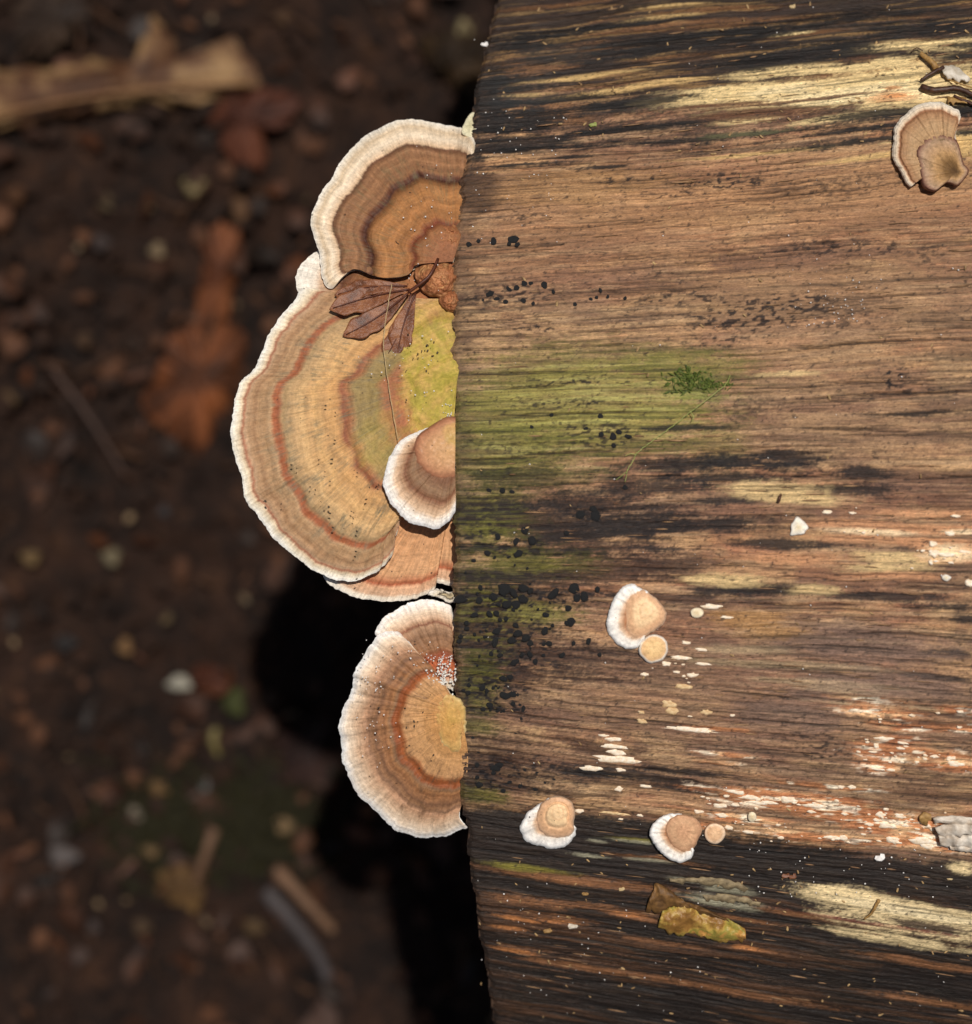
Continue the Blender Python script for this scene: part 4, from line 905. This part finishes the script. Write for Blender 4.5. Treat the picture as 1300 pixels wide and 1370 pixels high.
me = blades(958, 514, 26, 7, 50, .0016, seed=6, wd=.00018); tag(obj("moss", me, None, origin=tuple(map(float, surf(960, 512, 0)))), "thin trail of green moss to the right of the moss tuft", "moss", kind='stuff')
greenstem = simple_mat("green_stem", (116, 128, 56), (176, 178, 104), 900, .5, .0001)
gs = empty("grass_stem", tuple(map(float, surf(975, 503, .001))), "fine pale green stem running down left from the moss tuft", "stem")
tube(pxpath([(976, 503, .0015), (971, 514, .002), (958, 525, .0022), (924, 551, .002), (900, 570, .0016), (877, 587, .0012), (862, 598, .001), (852, 606, .0009), (846, 618, .0008), (838, 631, .0007)], surf, 50, .35, 3), .00011, "stem", greenstem, gs)
for pth in ([(838, 631, .0008), (832, 636, .001), (824, 642, .0012)], [(839, 628, .0008), (838, 636, .001), (836, 645, .0012)], [(850, 608, .0009), (844, 607, .001), (836, 610, .001)]):
    tube(pxpath(pth, surf, 8), .00009, "branchlet", greenstem, gs)
tube(pxpath([(924, 551, .002), (928, 558, .0022), (925, 563, .002)], surf, 6), .00012, "branchlet", greenstem, gs)

# curled yellow bark leaf at the bottom
curlm = NT("yellow_curled_leaf"); co = curlm.coord(); na = curlm.noise(co, 110, 5, .6); nb = curlm.noise(co, 900, 5, .6)
cc = curlm.ramp(na, [(.30, (110, 74, 34)), (.43, (150, 108, 52)), (.52, (190, 156, 76)), (.57, (150, 140, 62)), (.64, (206, 150, 78))]); cc = curlm.mix(curlm.rng(nb, .6, .72, 0, .7), cc, lin((70, 44, 26)))
curlm.link(cc, curlm.b.inputs['Base Color']); curlm.b.inputs['Roughness'].default_value = .4; curlm.bump(nb, .7, .0005); curlm = curlm.m
brownroll = simple_mat("brown_rolled_bark", (74, 50, 28), (138, 100, 54), 500, .6, .0005)
cl = empty("curled_bark", tuple(map(float, surf(935, 1235, 0))), "curled yellow-green strip of bark with a rolled brown edge near the bottom of the log", "bark strip")
def sheet(up, lo_, prof, name, mat, parent, n=60, m=16, th=.0006, sd=0, place=surf, rough=.0006):
    Uc, _ = spline(up, n); Lc, _ = spline(lo_, n)
    v = np.linspace(0, 1, m); P = Uc[:, None] * (1 - v)[None, :, None] + Lc[:, None] * v[None, :, None]
    P[:, 0] += (vn(np.arange(n) / 2.5, np.zeros(n), sd) - .5)[:, None] * 3; P[:, -1] += ((vn(np.arange(n) / 2.0, np.zeros(n), sd + 1) - .5) * 7)[:, None] * np.array([.2, 1])
    h = prof(np.linspace(0, 1, n)[:, None], v[None]) + (fbm(P[..., 0] / 7, P[..., 1] / 7, sd + 3, 3) - .5) * rough * 2
    x, y, z = place(P[..., 0], P[..., 1], h); top = np.stack([x, y, z], -1).reshape(-1, 3); bot = top.copy(); bot[:, 2] -= th
    F = [tuple(f) for f in grid_faces(n, m)]; k_ = n * m; F2 = [tuple(i + k_ for i in f[::-1]) for f in F]
    rim = list(range(m)) + [i * m + m - 1 for i in range(1, n)] + [(n - 1) * m + j for j in range(m - 2, -1, -1)] + [i * m for i in range(n - 2, 0, -1)]
    FR = [(rim[i], rim[i] + k_, rim[(i + 1) % len(rim)] + k_, rim[(i + 1) % len(rim)]) for i in range(len(rim))]
    me = pydata(name, np.vstack([top, bot]), F + F2 + FR, mat)
    if parent is not None: me.transform(Matrix.Translation(-parent.location)); return obj(name, me, parent)
    return obj(name, me, None, origin=tuple(top[(n // 2) * m + m // 2]))
sheet([(887, 1216), (915, 1213), (945, 1220), (976, 1231), (997, 1243)], [(880, 1240), (899, 1250), (927, 1251), (960, 1259), (998, 1258)], lambda u, v: .0008 + .0018 * np.sin(v * np.pi * .9) + .0014 * (vn(u * 9, v * 3, 61) - .5), "blade", curlm, cl, sd=8, rough=.0012)
sheet([(869, 1200), (878, 1183), (894, 1189), (913, 1204), (945, 1216), (974, 1230)], [(864, 1219), (884, 1220), (902, 1213), (920, 1218), (945, 1224), (976, 1234)], lambda u, v: .0012 + .0013 * np.sin(v * np.pi) - .0004 * u, "rolled_edge", brownroll, cl, sd=18, m=10, rough=.0016)
# twigs and papery scraps, upper right
twigm = simple_mat("dark_twig", (40, 24, 18), (92, 58, 38), 700, .5, .0003)
paperm = simple_mat("papery_scrap", (176, 160, 136), (226, 216, 200), 500, .6, .0004)
tanm = simple_mat("tan_fibre", (120, 86, 44), (186, 146, 86), 700, .6, .0003)
def twig(pts, r0, r1, lb, mat=twigm, sd=0, place=surf, nm="twig", wob=.25, n=20):
    tag(tube(pxpath(pts, place, n, wob, sd), list(np.linspace(r0, r1, n)), nm, mat), lb, "twig")
twig([(1231, 71, .0022), (1240, 78, .002), (1248, 85, .002), (1252, 92, .001)], .0006, .0009, "short tan twig, upper end of the debris above the two-tiered bracket", tanm, 1)
twig([(1232, 108, .001), (1240, 102, .0018), (1252, 95, .0022), (1262, 90, .002)], .0005, .0006, "dark twig slanting up right in the debris above the two-tiered bracket", twigm, 2)
twig([(1232, 117, .001), (1245, 120, .0016), (1262, 120, .0018), (1280, 118, .002), (1300, 126, .0016), (1320, 134, .0014)], .0010, .0006, "thick black curved twig, darkest in the debris at the right edge", twigm, 3)
twig([(1276, 128, .0012), (1288, 134, .0012), (1304, 140, .001)], .0004, .0005, "short dark twig lowest in the debris at the right edge", twigm, 4)
twig([(1266, 105, .001), (1284, 112, .002), (1303, 118, .001)], .0002, .0002, "thin brown fibre across the papery scrap", tanm, 5)
twig([(1218, 70, .0008), (1226, 64, .002), (1234, 68, .001)], .00015, .00015, "hair-thin curved fibre beside the short tan twig", twigm, 6)
twig([(1156, 1230, .001), (1166, 1222, .0014), (1172, 1212, .0012), (1176, 1204, .0008)], .00025, .0005, "small curved grey-brown bud scale on the pale wood at lower right", tanm, 7)
twig([(1041, 672, .0005), (1043, 666, .0008), (1044, 662, .0005)], .0004, .0004, "tiny dark stub on the cream patch at mid right", twigm, 8)
o = sheet([(1260, 92), (1270, 86), (1282, 90), (1290, 98)], [(1264, 102), (1276, 107), (1288, 110), (1298, 104)], lambda u, v: .0012 + .001 * np.sin(v * 3) + 0 * u, "bark_scrap", paperm, None, n=20, m=8, sd=30); tag(o, "pale papery scrap in the twiggy debris at upper right", "bark scrap")
o = sheet([(1268, 130), (1280, 128), (1292, 130)], [(1268, 138), (1280, 139), (1294, 140)], lambda u, v: .0008 + .0006 * np.sin(v * 3) + 0 * u, "bark_scrap", tanm, None, n=16, m=6, sd=33); tag(o, "small tan scrap just above the two-tiered bracket", "bark scrap")
# torn pale bark at lower right
greyb = simple_mat("torn_grey_bark", (166, 146, 124), (238, 228, 212), 300, .7, .0006)
tb_ = empty("torn_bark", tuple(map(float, surf(1280, 1112, 0))), "torn flaky grey-white bark remnant at the lower right edge of the log", "bark remnant")
for k_, (u_, l_, hh) in enumerate([([(1248, 1094), (1268, 1092), (1290, 1093), (1325, 1096)], [(1250, 1100), (1270, 1104), (1292, 1106), (1325, 1108)], .0016), ([(1250, 1106), (1270, 1104), (1292, 1102), (1325, 1104)], [(1256, 1118), (1276, 1120), (1296, 1118), (1325, 1122)], .0024),
                              ([(1256, 1118), (1272, 1116), (1290, 1116), (1325, 1118)], [(1258, 1130), (1276, 1134), (1296, 1134), (1325, 1138)], .0018), ([(1270, 1130), (1284, 1130), (1298, 1130), (1325, 1132)], [(1272, 1138), (1286, 1140), (1300, 1142), (1325, 1144)], .0012)]):
    sheet(u_, l_, lambda u, v, hh=hh: hh + .0008 * np.sin(v * 3.1) + .0005 * np.sin(u * 17 + k_), "splinter", greyb, tb_, n=30, m=10, sd=40 + k_, rough=.001)
o = sheet([(1230, 1090), (1238, 1087), (1246, 1090)], [(1230, 1100), (1238, 1102), (1246, 1099)], lambda u, v: .001 + .0006 * np.sin(v * 3) + 0 * u, "bark_scrap", tanm, None, n=14, m=6, sd=53); tag(o, "small round tan scrap touching the torn grey bark", "bark scrap")
# grey cracked splinters near the curled bark
gsp = simple_mat("grey_splinter", (88, 74, 54), (164, 144, 108), 500, .7, .0005)
for k_, (u_, l_, lb) in enumerate([([(896, 1176), (930, 1174), (965, 1176), (992, 1182)], [(896, 1181), (930, 1181), (965, 1186), (1004, 1192)], "upper of the grey wood splinters above the curled bark"),
                               ([(940, 1198), (965, 1196), (990, 1199), (1018, 1206)], [(944, 1204), (965, 1206), (990, 1208), (1016, 1214)], "lower of the grey wood splinters above the curled bark")]):
    o = sheet(u_, l_, lambda u, v: .0003 + .0004 * np.sin(v * 3) + 0 * u, "wood_splinter", gsp, None, n=40, m=6, sd=60 + k_, rough=.0004); tag(o, lb, "splinter")
# crumbs, frass and droplets
def rock(seed, n=1):
    r = np.random.default_rng(seed); V = []
    phi = (1 + 5 ** .5) / 2
    base = [(-1, phi, 0), (1, phi, 0), (-1, -phi, 0), (1, -phi, 0), (0, -1, phi), (0, 1, phi), (0, -1, -phi), (0, 1, -phi), (phi, 0, -1), (phi, 0, 1), (-phi, 0, -1), (-phi, 0, 1)]
    F = [(0, 11, 5), (0, 5, 1), (0, 1, 7), (0, 7, 10), (0, 10, 11), (1, 5, 9), (5, 11, 4), (11, 10, 2), (10, 7, 6), (7, 1, 8), (3, 9, 4), (3, 4, 2), (3, 2, 6), (3, 6, 8), (3, 8, 9), (4, 9, 5), (2, 4, 11), (6, 2, 10), (8, 6, 7), (9, 8, 1)]
    V = np.array(base) / math.sqrt(1 + phi * phi); V = V * r.uniform(.7, 1.2, (12, 1)); return V, F
def scatter(name, n, mat, sampler, place, kind_label, cat, smooth=False, seed=0):
    r = np.random.default_rng(seed); V = []; F = []
    for i in range(n):
        px, py, sx, sy, sz, h = sampler(r); v, f = rock(int(r.integers(1e6))); a = r.uniform(0, 6.28)
        v = v * np.array([sx, sy, sz]); v = np.stack([v[:, 0] * math.cos(a) - v[:, 1] * math.sin(a), v[:, 0] * math.sin(a) + v[:, 1] * math.cos(a), v[:, 2]], -1)
        x, y, z = [float(q) for q in place(px, py, h)]; b = len(V); V += list(v + np.array([x, y, z])); F += [tuple(q + b for q in t_) for t_ in f]
    o = obj(name, pydata(name, V, F, mat, smooth)); return tag(o, kind_label, cat, kind='stuff')
whitem = simple_mat("white_grit", (210, 204, 196), (255, 250, 244), 900, .3, .0001, .6)
def s_log(r):
    reg = r.integers(0, 6)
    if reg == 0: px, py = r.uniform(630, 760), r.uniform(130, 330)
    elif reg == 1: px, py = r.uniform(650, 960), r.uniform(1180, 1360)
    elif reg == 2: px, py = r.normal(1115, 30), r.normal(405, 28)
    elif reg == 3: px, py = r.uniform(1000, 1280), r.uniform(1120, 1200)
    else: px, py = r.uniform(620, 1300), r.uniform(0, 1360)
    s = r.uniform(.00010, .00028); return px, py, s, s * r.uniform(.6, 1), s, .0003
scatter("white_grit", 330, whitem, s_log, surf, "tiny white grains sprinkled over the wood", "grit", seed=1)
def s_fun(r):
    c = [(575, 300, 50, 80), (560, 880, 35, 14), (595, 890, 12, 22), (500, 900, 30, 40), (560, 500, 60, 60), (500, 960, 30, 70), (600, 560, 10, 20)][r.integers(0, 7)]
    s = r.uniform(.00010, .00026); return min(r.normal(c[0], c[2] * .5), 604), r.normal(c[1], c[3] * .5), s, s, s, .0006
scatter("white_grit", 200, whitem, s_fun, surf, "tiny white grains sprinkled over the bracket caps", "grit", seed=2)
def s_web(r):
    s = r.uniform(.00012, .00036); return min(r.normal(594, 11), 609), r.normal(903, 12), s, s, s * .6, .0000
scatter("white_mould", 130, simple_mat("white_mould", (200, 192, 176), (246, 242, 232), 1500, .8, .0003), s_web, surf, "crumbly white mould on the rusty bracket beside the log", "mould", seed=3)
crumbm = simple_mat("dark_crumb", (24, 18, 12), (74, 56, 32), 900, .6, .0002)
def s_cr(r):
    c = [(570, 500, 30, 60), (430, 620, 60, 80), (560, 470, 14, 20), (560, 960, 30, 50), (450, 680, 60, 60)][r.integers(0, 5)]
    s = r.uniform(.00018, .00045); return min(r.normal(c[0], c[2] * .6), 603), r.normal(c[1], c[3] * .6), s, s * .6, s * .4, .0002
scatter("dark_crumbs", 70, crumbm, s_cr, surf, "dark crumbs lying on the tan bracket caps", "crumbs", seed=4)
def s_cl(r):
    s = r.uniform(.0002, .0006); return r.uniform(640, 1300), r.choice([r.uniform(0, 1360), r.uniform(1140, 1360), r.uniform(0, 210)]), s * 1.6, s * .6, s * .4, .0003
scatter("wood_crumbs", 260, simple_mat("wood_crumb", (96, 66, 38), (190, 156, 104), 900, .6, .0002), s_cl, surf, "small tan and brown crumbs of wood lying on the log", "crumbs", seed=6)
for i, (px, py, s, lb) in enumerate([(1176, 1149, 9, "pale winged seed on the black band at lower right"), (1271, 1175, 6, "small cream crumb on the dark band near the right edge"), (1060, 1003 + 170, 6, "orange crumb on the black band right of the grey splinters"),
                              (782, 1196, 6, "small brown bead of frass on the lower left flank"), (831, 1190, 5, "pale round grain on the lower flank above the curled bark"), (766, 1239, 8, "pale crumb cluster on the lower left flank"), (1051, 1172, 6, "orange crumb nearer the grey splinters on the black band"),
                              (732, 1245, 7, "leaf-like brown crumb low on the left flank"), (648, 60, 6, "tiny white tip on the log edge at the top"), (793, 167, 6, "small green scrap on the dark wood at upper left"), (1060, 9, 5, "pale crumb at the top of the log")]):
    v, f = rock(200 + i); v = v * np.array([s * PXM, s * PXM * .55, s * PXM * .35]); x, y, z = [float(q) for q in surf(px, py, .0004)]
    m_ = [whitem, strawm, leafm, tanm, strawm, paperm, leafm, tanm, whitem, greenstem, strawm][i]
    v2, f2 = rock(260 + i); v2 = v2 * np.array([s * PXM * .5, s * PXM * .6, s * PXM * .3]) + np.array([s * PXM * .5, s * PXM * .2, 0])
    vv_ = np.vstack([v, v2]) + np.array([x, y, z]); me = pydata("crumb", vv_, list(f) + [tuple(q + 12 for q in t_) for t_ in f2], m_, False)
    tag(obj("crumb", me, None, origin=(x, y, z)), lb, "crumb")

# ------------------------------------------------------------------ THINGS ON THE FOREST FLOOR
def litter_leaf(name, label, outline, focus, c1, c2, h=.005, dome=.006, seed=1, cat="leaf", curl=.010):
    t = NT(name + "_skin"); co = t.coord(); n = t.noise(co, 34, 6, .65); nf = t.noise(co, 260, 4, .6)
    c = t.ramp(n, [(.36, tuple(int(v * .7) for v in c1)), (.46, c1), (.62, c2)]); c = t.mix(t.rng(nf, .5, .8, 0, .4), c, lin(tuple(int(v * .5) for v in c1)))
    t.link(c, t.b.inputs['Base Color']); t.b.inputs['Roughness'].default_value = .6; t.b.inputs['Specular IOR Level'].default_value = .25; t.bump(nf, .5, .001)
    x, y, z = [float(v) for v in flr(*focus, h)]
    m1, m2 = cap_meshes(outline, focus, t.m, closed=True, h0=h, dome=dome, thick=.0010, wave=curl, corr=.003, scallop=5.0, place=flr, nt=30, ns=120, seed=seed, root=(x, y, z))
    m2.materials.clear(); m2.materials.append(t.m)
    e = empty(name, (x, y, z), label, cat); obj("blade", m1, e); obj("underside", m2, e); return e
L1 = litter_leaf("dead_leaf", "large pale tan lobed dead leaf on the forest floor at top left", [(-60, 175), (-50, 110), (0, 95), (60, 92), (120, 80), (180, 78), (195, 40), (208, 22), (225, 45), (250, 78), (275, 82), (300, 56), (322, 58), (338, 90), (345, 118), (300, 128), (240, 138), (160, 142), (90, 152), (20, 170)],
            (170, 110), (84, 54, 34), (150, 118, 80), seed=201, dome=.008)
tube(pxpath([(-60, 165, .016), (60, 140, .017), (180, 122, .017), (330, 112, .011)], flr, 20), .0009, "midrib", simple_mat("tan_midrib", (120, 80, 48), (150, 110, 70), 300), L1)
litter_leaf("dead_leaf", "dull red-brown dead leaf right below the large pale leaf", [(265, 150), (300, 130), (350, 118), (385, 120), (400, 150), (380, 168), (355, 170), (355, 210), (345, 226), (320, 220), (300, 200), (290, 180)], (330, 160), (70, 38, 26), (100, 58, 40), seed=202)
litter_leaf("dead_leaf", "long narrow reddish leaf strip standing upright left of the upper brackets", [(282, 300), (300, 296), (322, 306), (320, 345), (312, 390), (305, 430), (262, 445), (262, 410), (270, 360), (276, 320)], (292, 370), (84, 46, 26), (124, 74, 44), seed=203, dome=.006)
litter_leaf("dead_leaf", "broad orange-brown dead leaf left of the largest bracket", [(268, 432), (300, 428), (322, 445), (332, 470), (318, 520), (295, 560), (270, 602), (235, 590), (205, 565), (190, 540), (205, 500), (222, 465), (240, 440)], (265, 510), (74, 40, 20), (132, 76, 42), seed=204)
litter_leaf("dead_leaf", "curled tan leaf scrap low at the bottom left beside a twig", [(215, 1170), (240, 1158), (262, 1172), (272, 1195), (270, 1220), (245, 1215), (222, 1205)], (245, 1190), (90, 66, 40), (116, 88, 52), seed=205)
litter_leaf("dead_leaf", "dim greyish dead leaf above the large pale leaf", [(20, 10), (60, -20), (110, -10), (120, 30), (90, 50), (60, 78), (28, 70)], (70, 25), (50, 38, 30), (70, 54, 42), seed=206)
litter_leaf("dead_leaf", "dark purplish-brown dead leaf between the moss and the lowest large bracket", [(370, 985), (410, 960), (450, 965), (460, 1010), (430, 1045), (385, 1040)], (415, 1005), (42, 28, 24), (60, 42, 36), seed=207)
litter_leaf("dead_leaf", "small rusty leaf scrap beside the white chip", [(258, 895), (280, 888), (300, 900), (298, 925), (275, 930), (260, 918)], (278, 908), (72, 38, 24), (92, 54, 34), seed=208)
litter_leaf("dead_leaf", "brown dead leaf at the very top beside the log end", [(560, 55), (590, 40), (640, 45), (652, 90), (640, 130), (600, 110), (575, 90)], (610, 80), (44, 32, 20), (64, 46, 26), seed=209)
ftw = simple_mat("floor_twig", (70, 48, 34), (124, 92, 66), 200, .7, .001)
def ftwig(pts, r, lb, sd, mat=ftw):
    n = 20; tag(tube(pxpath(pts, flr, n, .5, sd), list(np.linspace(r, r * .7, n)), "twig", mat, n=9), lb, "twig")
ftwig([(368, 1162, .01), (395, 1190, .012), (420, 1218, .012), (446, 1246, .008)], .0035, "thick pinkish-brown twig on the floor at the bottom centre", 1)
ftwig([(355, 1192, .006), (385, 1225, .008), (420, 1270, .006), (440, 1310, .004)], .0045, "thick grey twig lying along the pinkish twig", 2, simple_mat("grey_twig", (44, 38, 38), (74, 66, 64), 200, .7, .001))
ftwig([(286, 1110, .012), (278, 1135, .014), (268, 1160, .012), (262, 1180, .008)], .0028, "bent tan twig above the curled tan leaf scrap", 3)
ftwig([(288, 975, .008), (285, 992, .010), (292, 1010, .006)], .0022, "short yellowish twig above the dark green moss", 4, simple_mat("yellow_twig", (96, 84, 48), (120, 106, 60), 200))
ftwig([(60, 480, .006), (120, 560, .008), (170, 640, .004)], .0020, "dark thin twig on the floor far left", 5, simple_mat("dim_twig", (46, 28, 18), (64, 40, 26), 200))
chips = [(260, 249, 17, 14, (150, 132, 92), "cream chip left of the dull red-brown leaf at upper left"), (210, 335, 11, 11, (150, 128, 96), "round cream pebble left of the reddish strip"), (322, 280, 14, 18, (110, 78, 50), "tan chip just above the reddish strip"), (140, 268, 11, 13, (92, 74, 50), "dim tan pebble left of the cream chip"),
         (135, 325, 14, 12, (76, 62, 58), "mauve-grey pebble below the dim tan pebble"), (41, 746, 14, 11, (128, 100, 64), "tan pebble on the floor at far left, mid height"), (149, 745, 13, 13, (134, 120, 92), "pale grey-cream pebble right of the far left tan pebble"), (219, 684, 9, 9, (66, 60, 60), "tiny bluish pebble below the broad orange-brown leaf"),
         (240, 914, 18, 11, (190, 182, 162), "bright white chip, brightest thing on the forest floor"), (167, 865, 11, 13, (140, 104, 66), "tan pebble upper left of the bright white chip"), (180, 1091, 10, 14, (138, 124, 106), "pale oval pebble at the left edge of the moss"), (212, 1055, 16, 12, (124, 92, 54), "tan chip on the top left of the moss patch"),
         (202, 1137, 13, 10, (128, 100, 66), "tan chip below the moss patch"), (85, 1145, 22, 15, (110, 100, 96), "pale grey chip at lower left"), (314, 940, 16, 20, (74, 78, 38), "bright green moss clump above the short yellowish twig"), (275, 1050, 8, 9, (118, 116, 114), "small light grey pebble above the moss patch"), (380, 1105, 14, 14, (144, 116, 80), "tan chip on the right side of the moss"),
         (88, 860, 18, 13, (50, 46, 44), "blue-grey pebble at left below mid height"), (12, 535, 12, 13, (100, 76, 48), "brown pebble at the far left edge"), (112, 455, 12, 12, (88, 62, 42), "small brown pebble left of the broad leaf"), (362, 935, 12, 10, (90, 68, 50), "dim brown chip right of the green moss clump"), (190, 1240, 13, 12, (88, 66, 44), "brown chip near the bottom left"),
         (125, 1240, 10, 10, (80, 66, 60), "small grey-brown pebble at the bottom left"), (378, 22, 12, 10, (96, 68, 44), "small tan chip at the top of the floor"), (345, 275, 14, 14, (62, 52, 46), "grey pebble right of the tan chip above the reddish strip"), (20, 260, 16, 14, (90, 56, 30), "orange-brown chip at the far left under the large pale leaf"), (620, 38, 11, 13, (150, 134, 96), "cream chip at the top beside the log end"),
         (60, 1180, 14, 10, (44, 40, 38), "slate pebble under the pale grey chip"), (340, 1240, 16, 12, (96, 72, 44), "tan chip left of the thick grey twig")]
for i, (px, py, rx, ry, c, lb) in enumerate(chips):
    V_, F_ = [], []
    r = np.random.default_rng(900 + i); n, m = 14, 7; k_ = PXM * (CAMZ - GZ) / CAMZ
    x0, y0, z0 = [float(v) for v in flr(px, py, .004)]; ph = r.uniform(0, 6)
    for a in range(m + 1):
        la = math.pi * a / m - math.pi / 2
        for b in range(n):
            lo2 = 2 * math.pi * b / n; f = 1 + .16 * math.sin(3 * lo2 + ph) + .1 * math.sin(5 * lo2 + la * 2 + ph)
            V_.append((x0 + rx * k_ * .95 * f * math.cos(la) * math.cos(lo2), y0 + ry * k_ * .95 * f * math.cos(la) * math.sin(lo2), z0 + min(rx, ry) * k_ * .55 * math.sin(la) * (1 + .2 * math.sin(lo2 * 2 + ph))))
    for a in range(m):
        for b in range(n): F_.append((a * n + b, a * n + (b + 1) % n, (a + 1) * n + (b + 1) % n, (a + 1) * n + b))
    nm = "moss_clump" if "moss clump" in lb else ("pebble" if "pebble" in lb else "wood_chip")
    me = pydata(nm, V_, F_, simple_mat(nm + "_stone", tuple(int(v * .60) for v in c), tuple(min(255, int(v * .92)) for v in c), 120, .7, .001, .25))
    tag(obj(nm, me, None, origin=(x0, y0, z0)), lb, nm.replace('_', ' ').replace('wood ', ''))
dmoss = simple_mat("dark_floor_moss", (20, 18, 6), (38, 34, 12), 300, .8, .0005, .2)
me = blades(285, 1100, 120, 62, 1500, .012, place=lambda a, b, h: flr(a, b, h + .001), mat=dmoss, name="moss_patch", seed=9, wd=.0016); tag(obj("moss_patch", me, None, origin=tuple(map(float, flr(285, 1100, 0)))), "dark green moss patch on the forest floor at lower left", "moss", kind='stuff')
# humus crumbs and leaf fragments
def s_hum(lo_, hi_):
    def f(r):
        s = r.uniform(lo_, hi_); return r.uniform(-500, 1500), r.uniform(-500, 1800), s, s * r.uniform(.4, 1), s * r.uniform(.2, .5), r.uniform(-.002, .006)
    return f
scatter("humus_crumbs", 2600, simple_mat("humus", (16, 10, 7), (50, 31, 20), 70, .8, .001, .2), s_hum(.002, .007), flr, "dark crumbs of humus and bark covering the forest floor", "humus", seed=11)
scatter("leaf_fragments", 520, simple_mat("rotting_fragments", (48, 28, 18), (96, 62, 40), 40, .7, .001, .2), s_hum(.0025, .008), flr, "brown rotting leaf fragments among the humus", "leaf litter", seed=12)
def flakes(name, n, c1, c2, L0, L1_, seed, label):
    r = np.random.default_rng(seed); V = []; F = []
    for _ in range(n):
        px, py = r.uniform(-450, 1300), r.uniform(-450, 1750); L = r.uniform(L0, L1_); asp = r.uniform(.25, .8); m = 9
        x, y, z = [float(q) for q in flr(px, py, r.uniform(0, .008))]
        R_ = Matrix.Rotation(r.uniform(0, 6.28), 3, 'Z') @ Matrix.Rotation(r.normal(0, .35), 3, 'X') @ Matrix.Rotation(r.normal(0, .35), 3, 'Y')
        b = len(V); cu = r.uniform(-.35, .35)
        pts = [(math.cos(a) * L * r.uniform(.6, 1.1), math.sin(a) * L * asp * r.uniform(.6, 1.1)) for a in np.linspace(0, 6.28, m, endpoint=False)]
        for dz in (0, -.0006):
            for (u, v) in pts: V.append(Vector((x, y, z)) + R_ @ Vector((u, v, cu * u * u / L * 1.5 + dz)))
            V.append(Vector((x, y, z)) + R_ @ Vector((0, 0, dz + L * .06)))
        for i in range(m):
            j = (i + 1) % m; F += [(b + i, b + j, b + m), (b + m + 1 + j, b + m + 1 + i, b + 2 * m + 1), (b + i, b + m + 1 + i, b + m + 1 + j), (b + i, b + m + 1 + j, b + j)]
    tag(obj(name, pydata(name, V, F, simple_mat(name + "_skin", c1, c2, 90, .6, .001, .25), False)), label, "leaf litter", kind='stuff')
flakes("leaf_flakes", 420, (34, 20, 13), (70, 42, 26), .004, .014, 31, "dark brown leaf flakes in the litter of the forest floor")
flakes("leaf_flakes", 150, (52, 28, 16), (96, 56, 32), .003, .010, 32, "rusty brown leaf flakes in the litter of the forest floor")
flakes("leaf_flakes", 70, (74, 60, 42), (120, 100, 72), .0015, .0045, 33, "pale tan leaf flakes in the litter of the forest floor")
flakes("leaf_flakes", 120, (26, 19, 15), (48, 36, 29), .004, .012, 34, "dark grey rotting leaf flakes in the litter of the forest floor")
r_ = np.random.default_rng(77); Vt = []; Ft = []
for _ in range(170):
    px, py = r_.uniform(-450, 1300), r_.uniform(-450, 1750); x, y, z = [float(q) for q in flr(px, py, r_.uniform(.001, .009))]; a = r_.uniform(0, 3.14); L = r_.uniform(.006, .035); rr_ = r_.uniform(.0004, .0016); tl = r_.normal(0, .12); b = len(Vt)
    bend = r_.normal(0, .15)
    for k_ in range(4):
        u = (k_ / 3 - .5) * L; ox = x + u * math.cos(a) - bend * u * u / L * math.sin(a) * 2; oy = y + u * math.sin(a) + bend * u * u / L * math.cos(a) * 2
        for q in range(5):
            an = q * 2 * math.pi / 5; Vt.append((ox - math.sin(a) * rr_ * math.cos(an), oy + math.cos(a) * rr_ * math.cos(an), z + u * tl + rr_ * math.sin(an)))
    for k_ in range(3):
        for q in range(5): Ft.append((b + k_ * 5 + q, b + k_ * 5 + (q + 1) % 5, b + k_ * 5 + 5 + (q + 1) % 5, b + k_ * 5 + 5 + q))
    Ft += [tuple(b + q for q in range(5))[::-1], tuple(b + 15 + q for q in range(5))]
tag(obj("litter_twigs", pydata("litter_twigs", Vt, Ft, simple_mat("litter_twig", (38, 24, 16), (86, 58, 38), 120, .7, .0005, .2))), "thin dark twigs mixed through the leaf litter", "twigs", kind='stuff')
# fibres torn loose from the wood, lying along its grain
r_ = np.random.default_rng(78); Vt = []; Ft = []
for _ in range(520):
    px, py = r_.uniform(680, 1330), r_.uniform(-10, 1400); L = r_.uniform(6, 34); wd_ = r_.uniform(.35, 1.1); b = len(Vt); sl = (py - 640) * .00024 + r_.normal(0, .012); lift_ = r_.uniform(0, .0007)
    for k_ in range(5):
        u = k_ / 4 - .5; ww = wd_ * (1 - (2 * u) ** 2) * .9 + .12
        for sg_, hz in ((-1, .00005), (0, .00028), (1, .00005)):
            x, y, z = surf(px + u * L, py + u * L * sl + sg_ * ww, hz + lift_ * max(0, u) ** 1.5 * 2.5 - .00002); Vt.append((float(x), float(y), float(z)))
    for k_ in range(4):
        for q in range(2): Ft.append((b + k_ * 3 + q, b + k_ * 3 + q + 1, b + k_ * 3 + 4 + q, b + k_ * 3 + 3 + q))
me = pydata("loose_fibres", Vt, Ft, simple_mat("loose_fibre", (92, 62, 42), (166, 130, 92), 260, .6, .0002, .3)); me.transform(Matrix.Translation(-Vector(log.location)))
tag(obj("loose_fibres", me, log), kind='stuff')
scatter("pale_grit", 70, simple_mat("pale_grit", (84, 66, 46), (150, 126, 94), 40, .7, .001, .2), s_hum(.001, .0028), flr, "small pale grit among the humus", "grit", seed=13)
print("triangles", sum(len(o.data.polygons) * 2 for o in D.objects if o.type == 'MESH'))
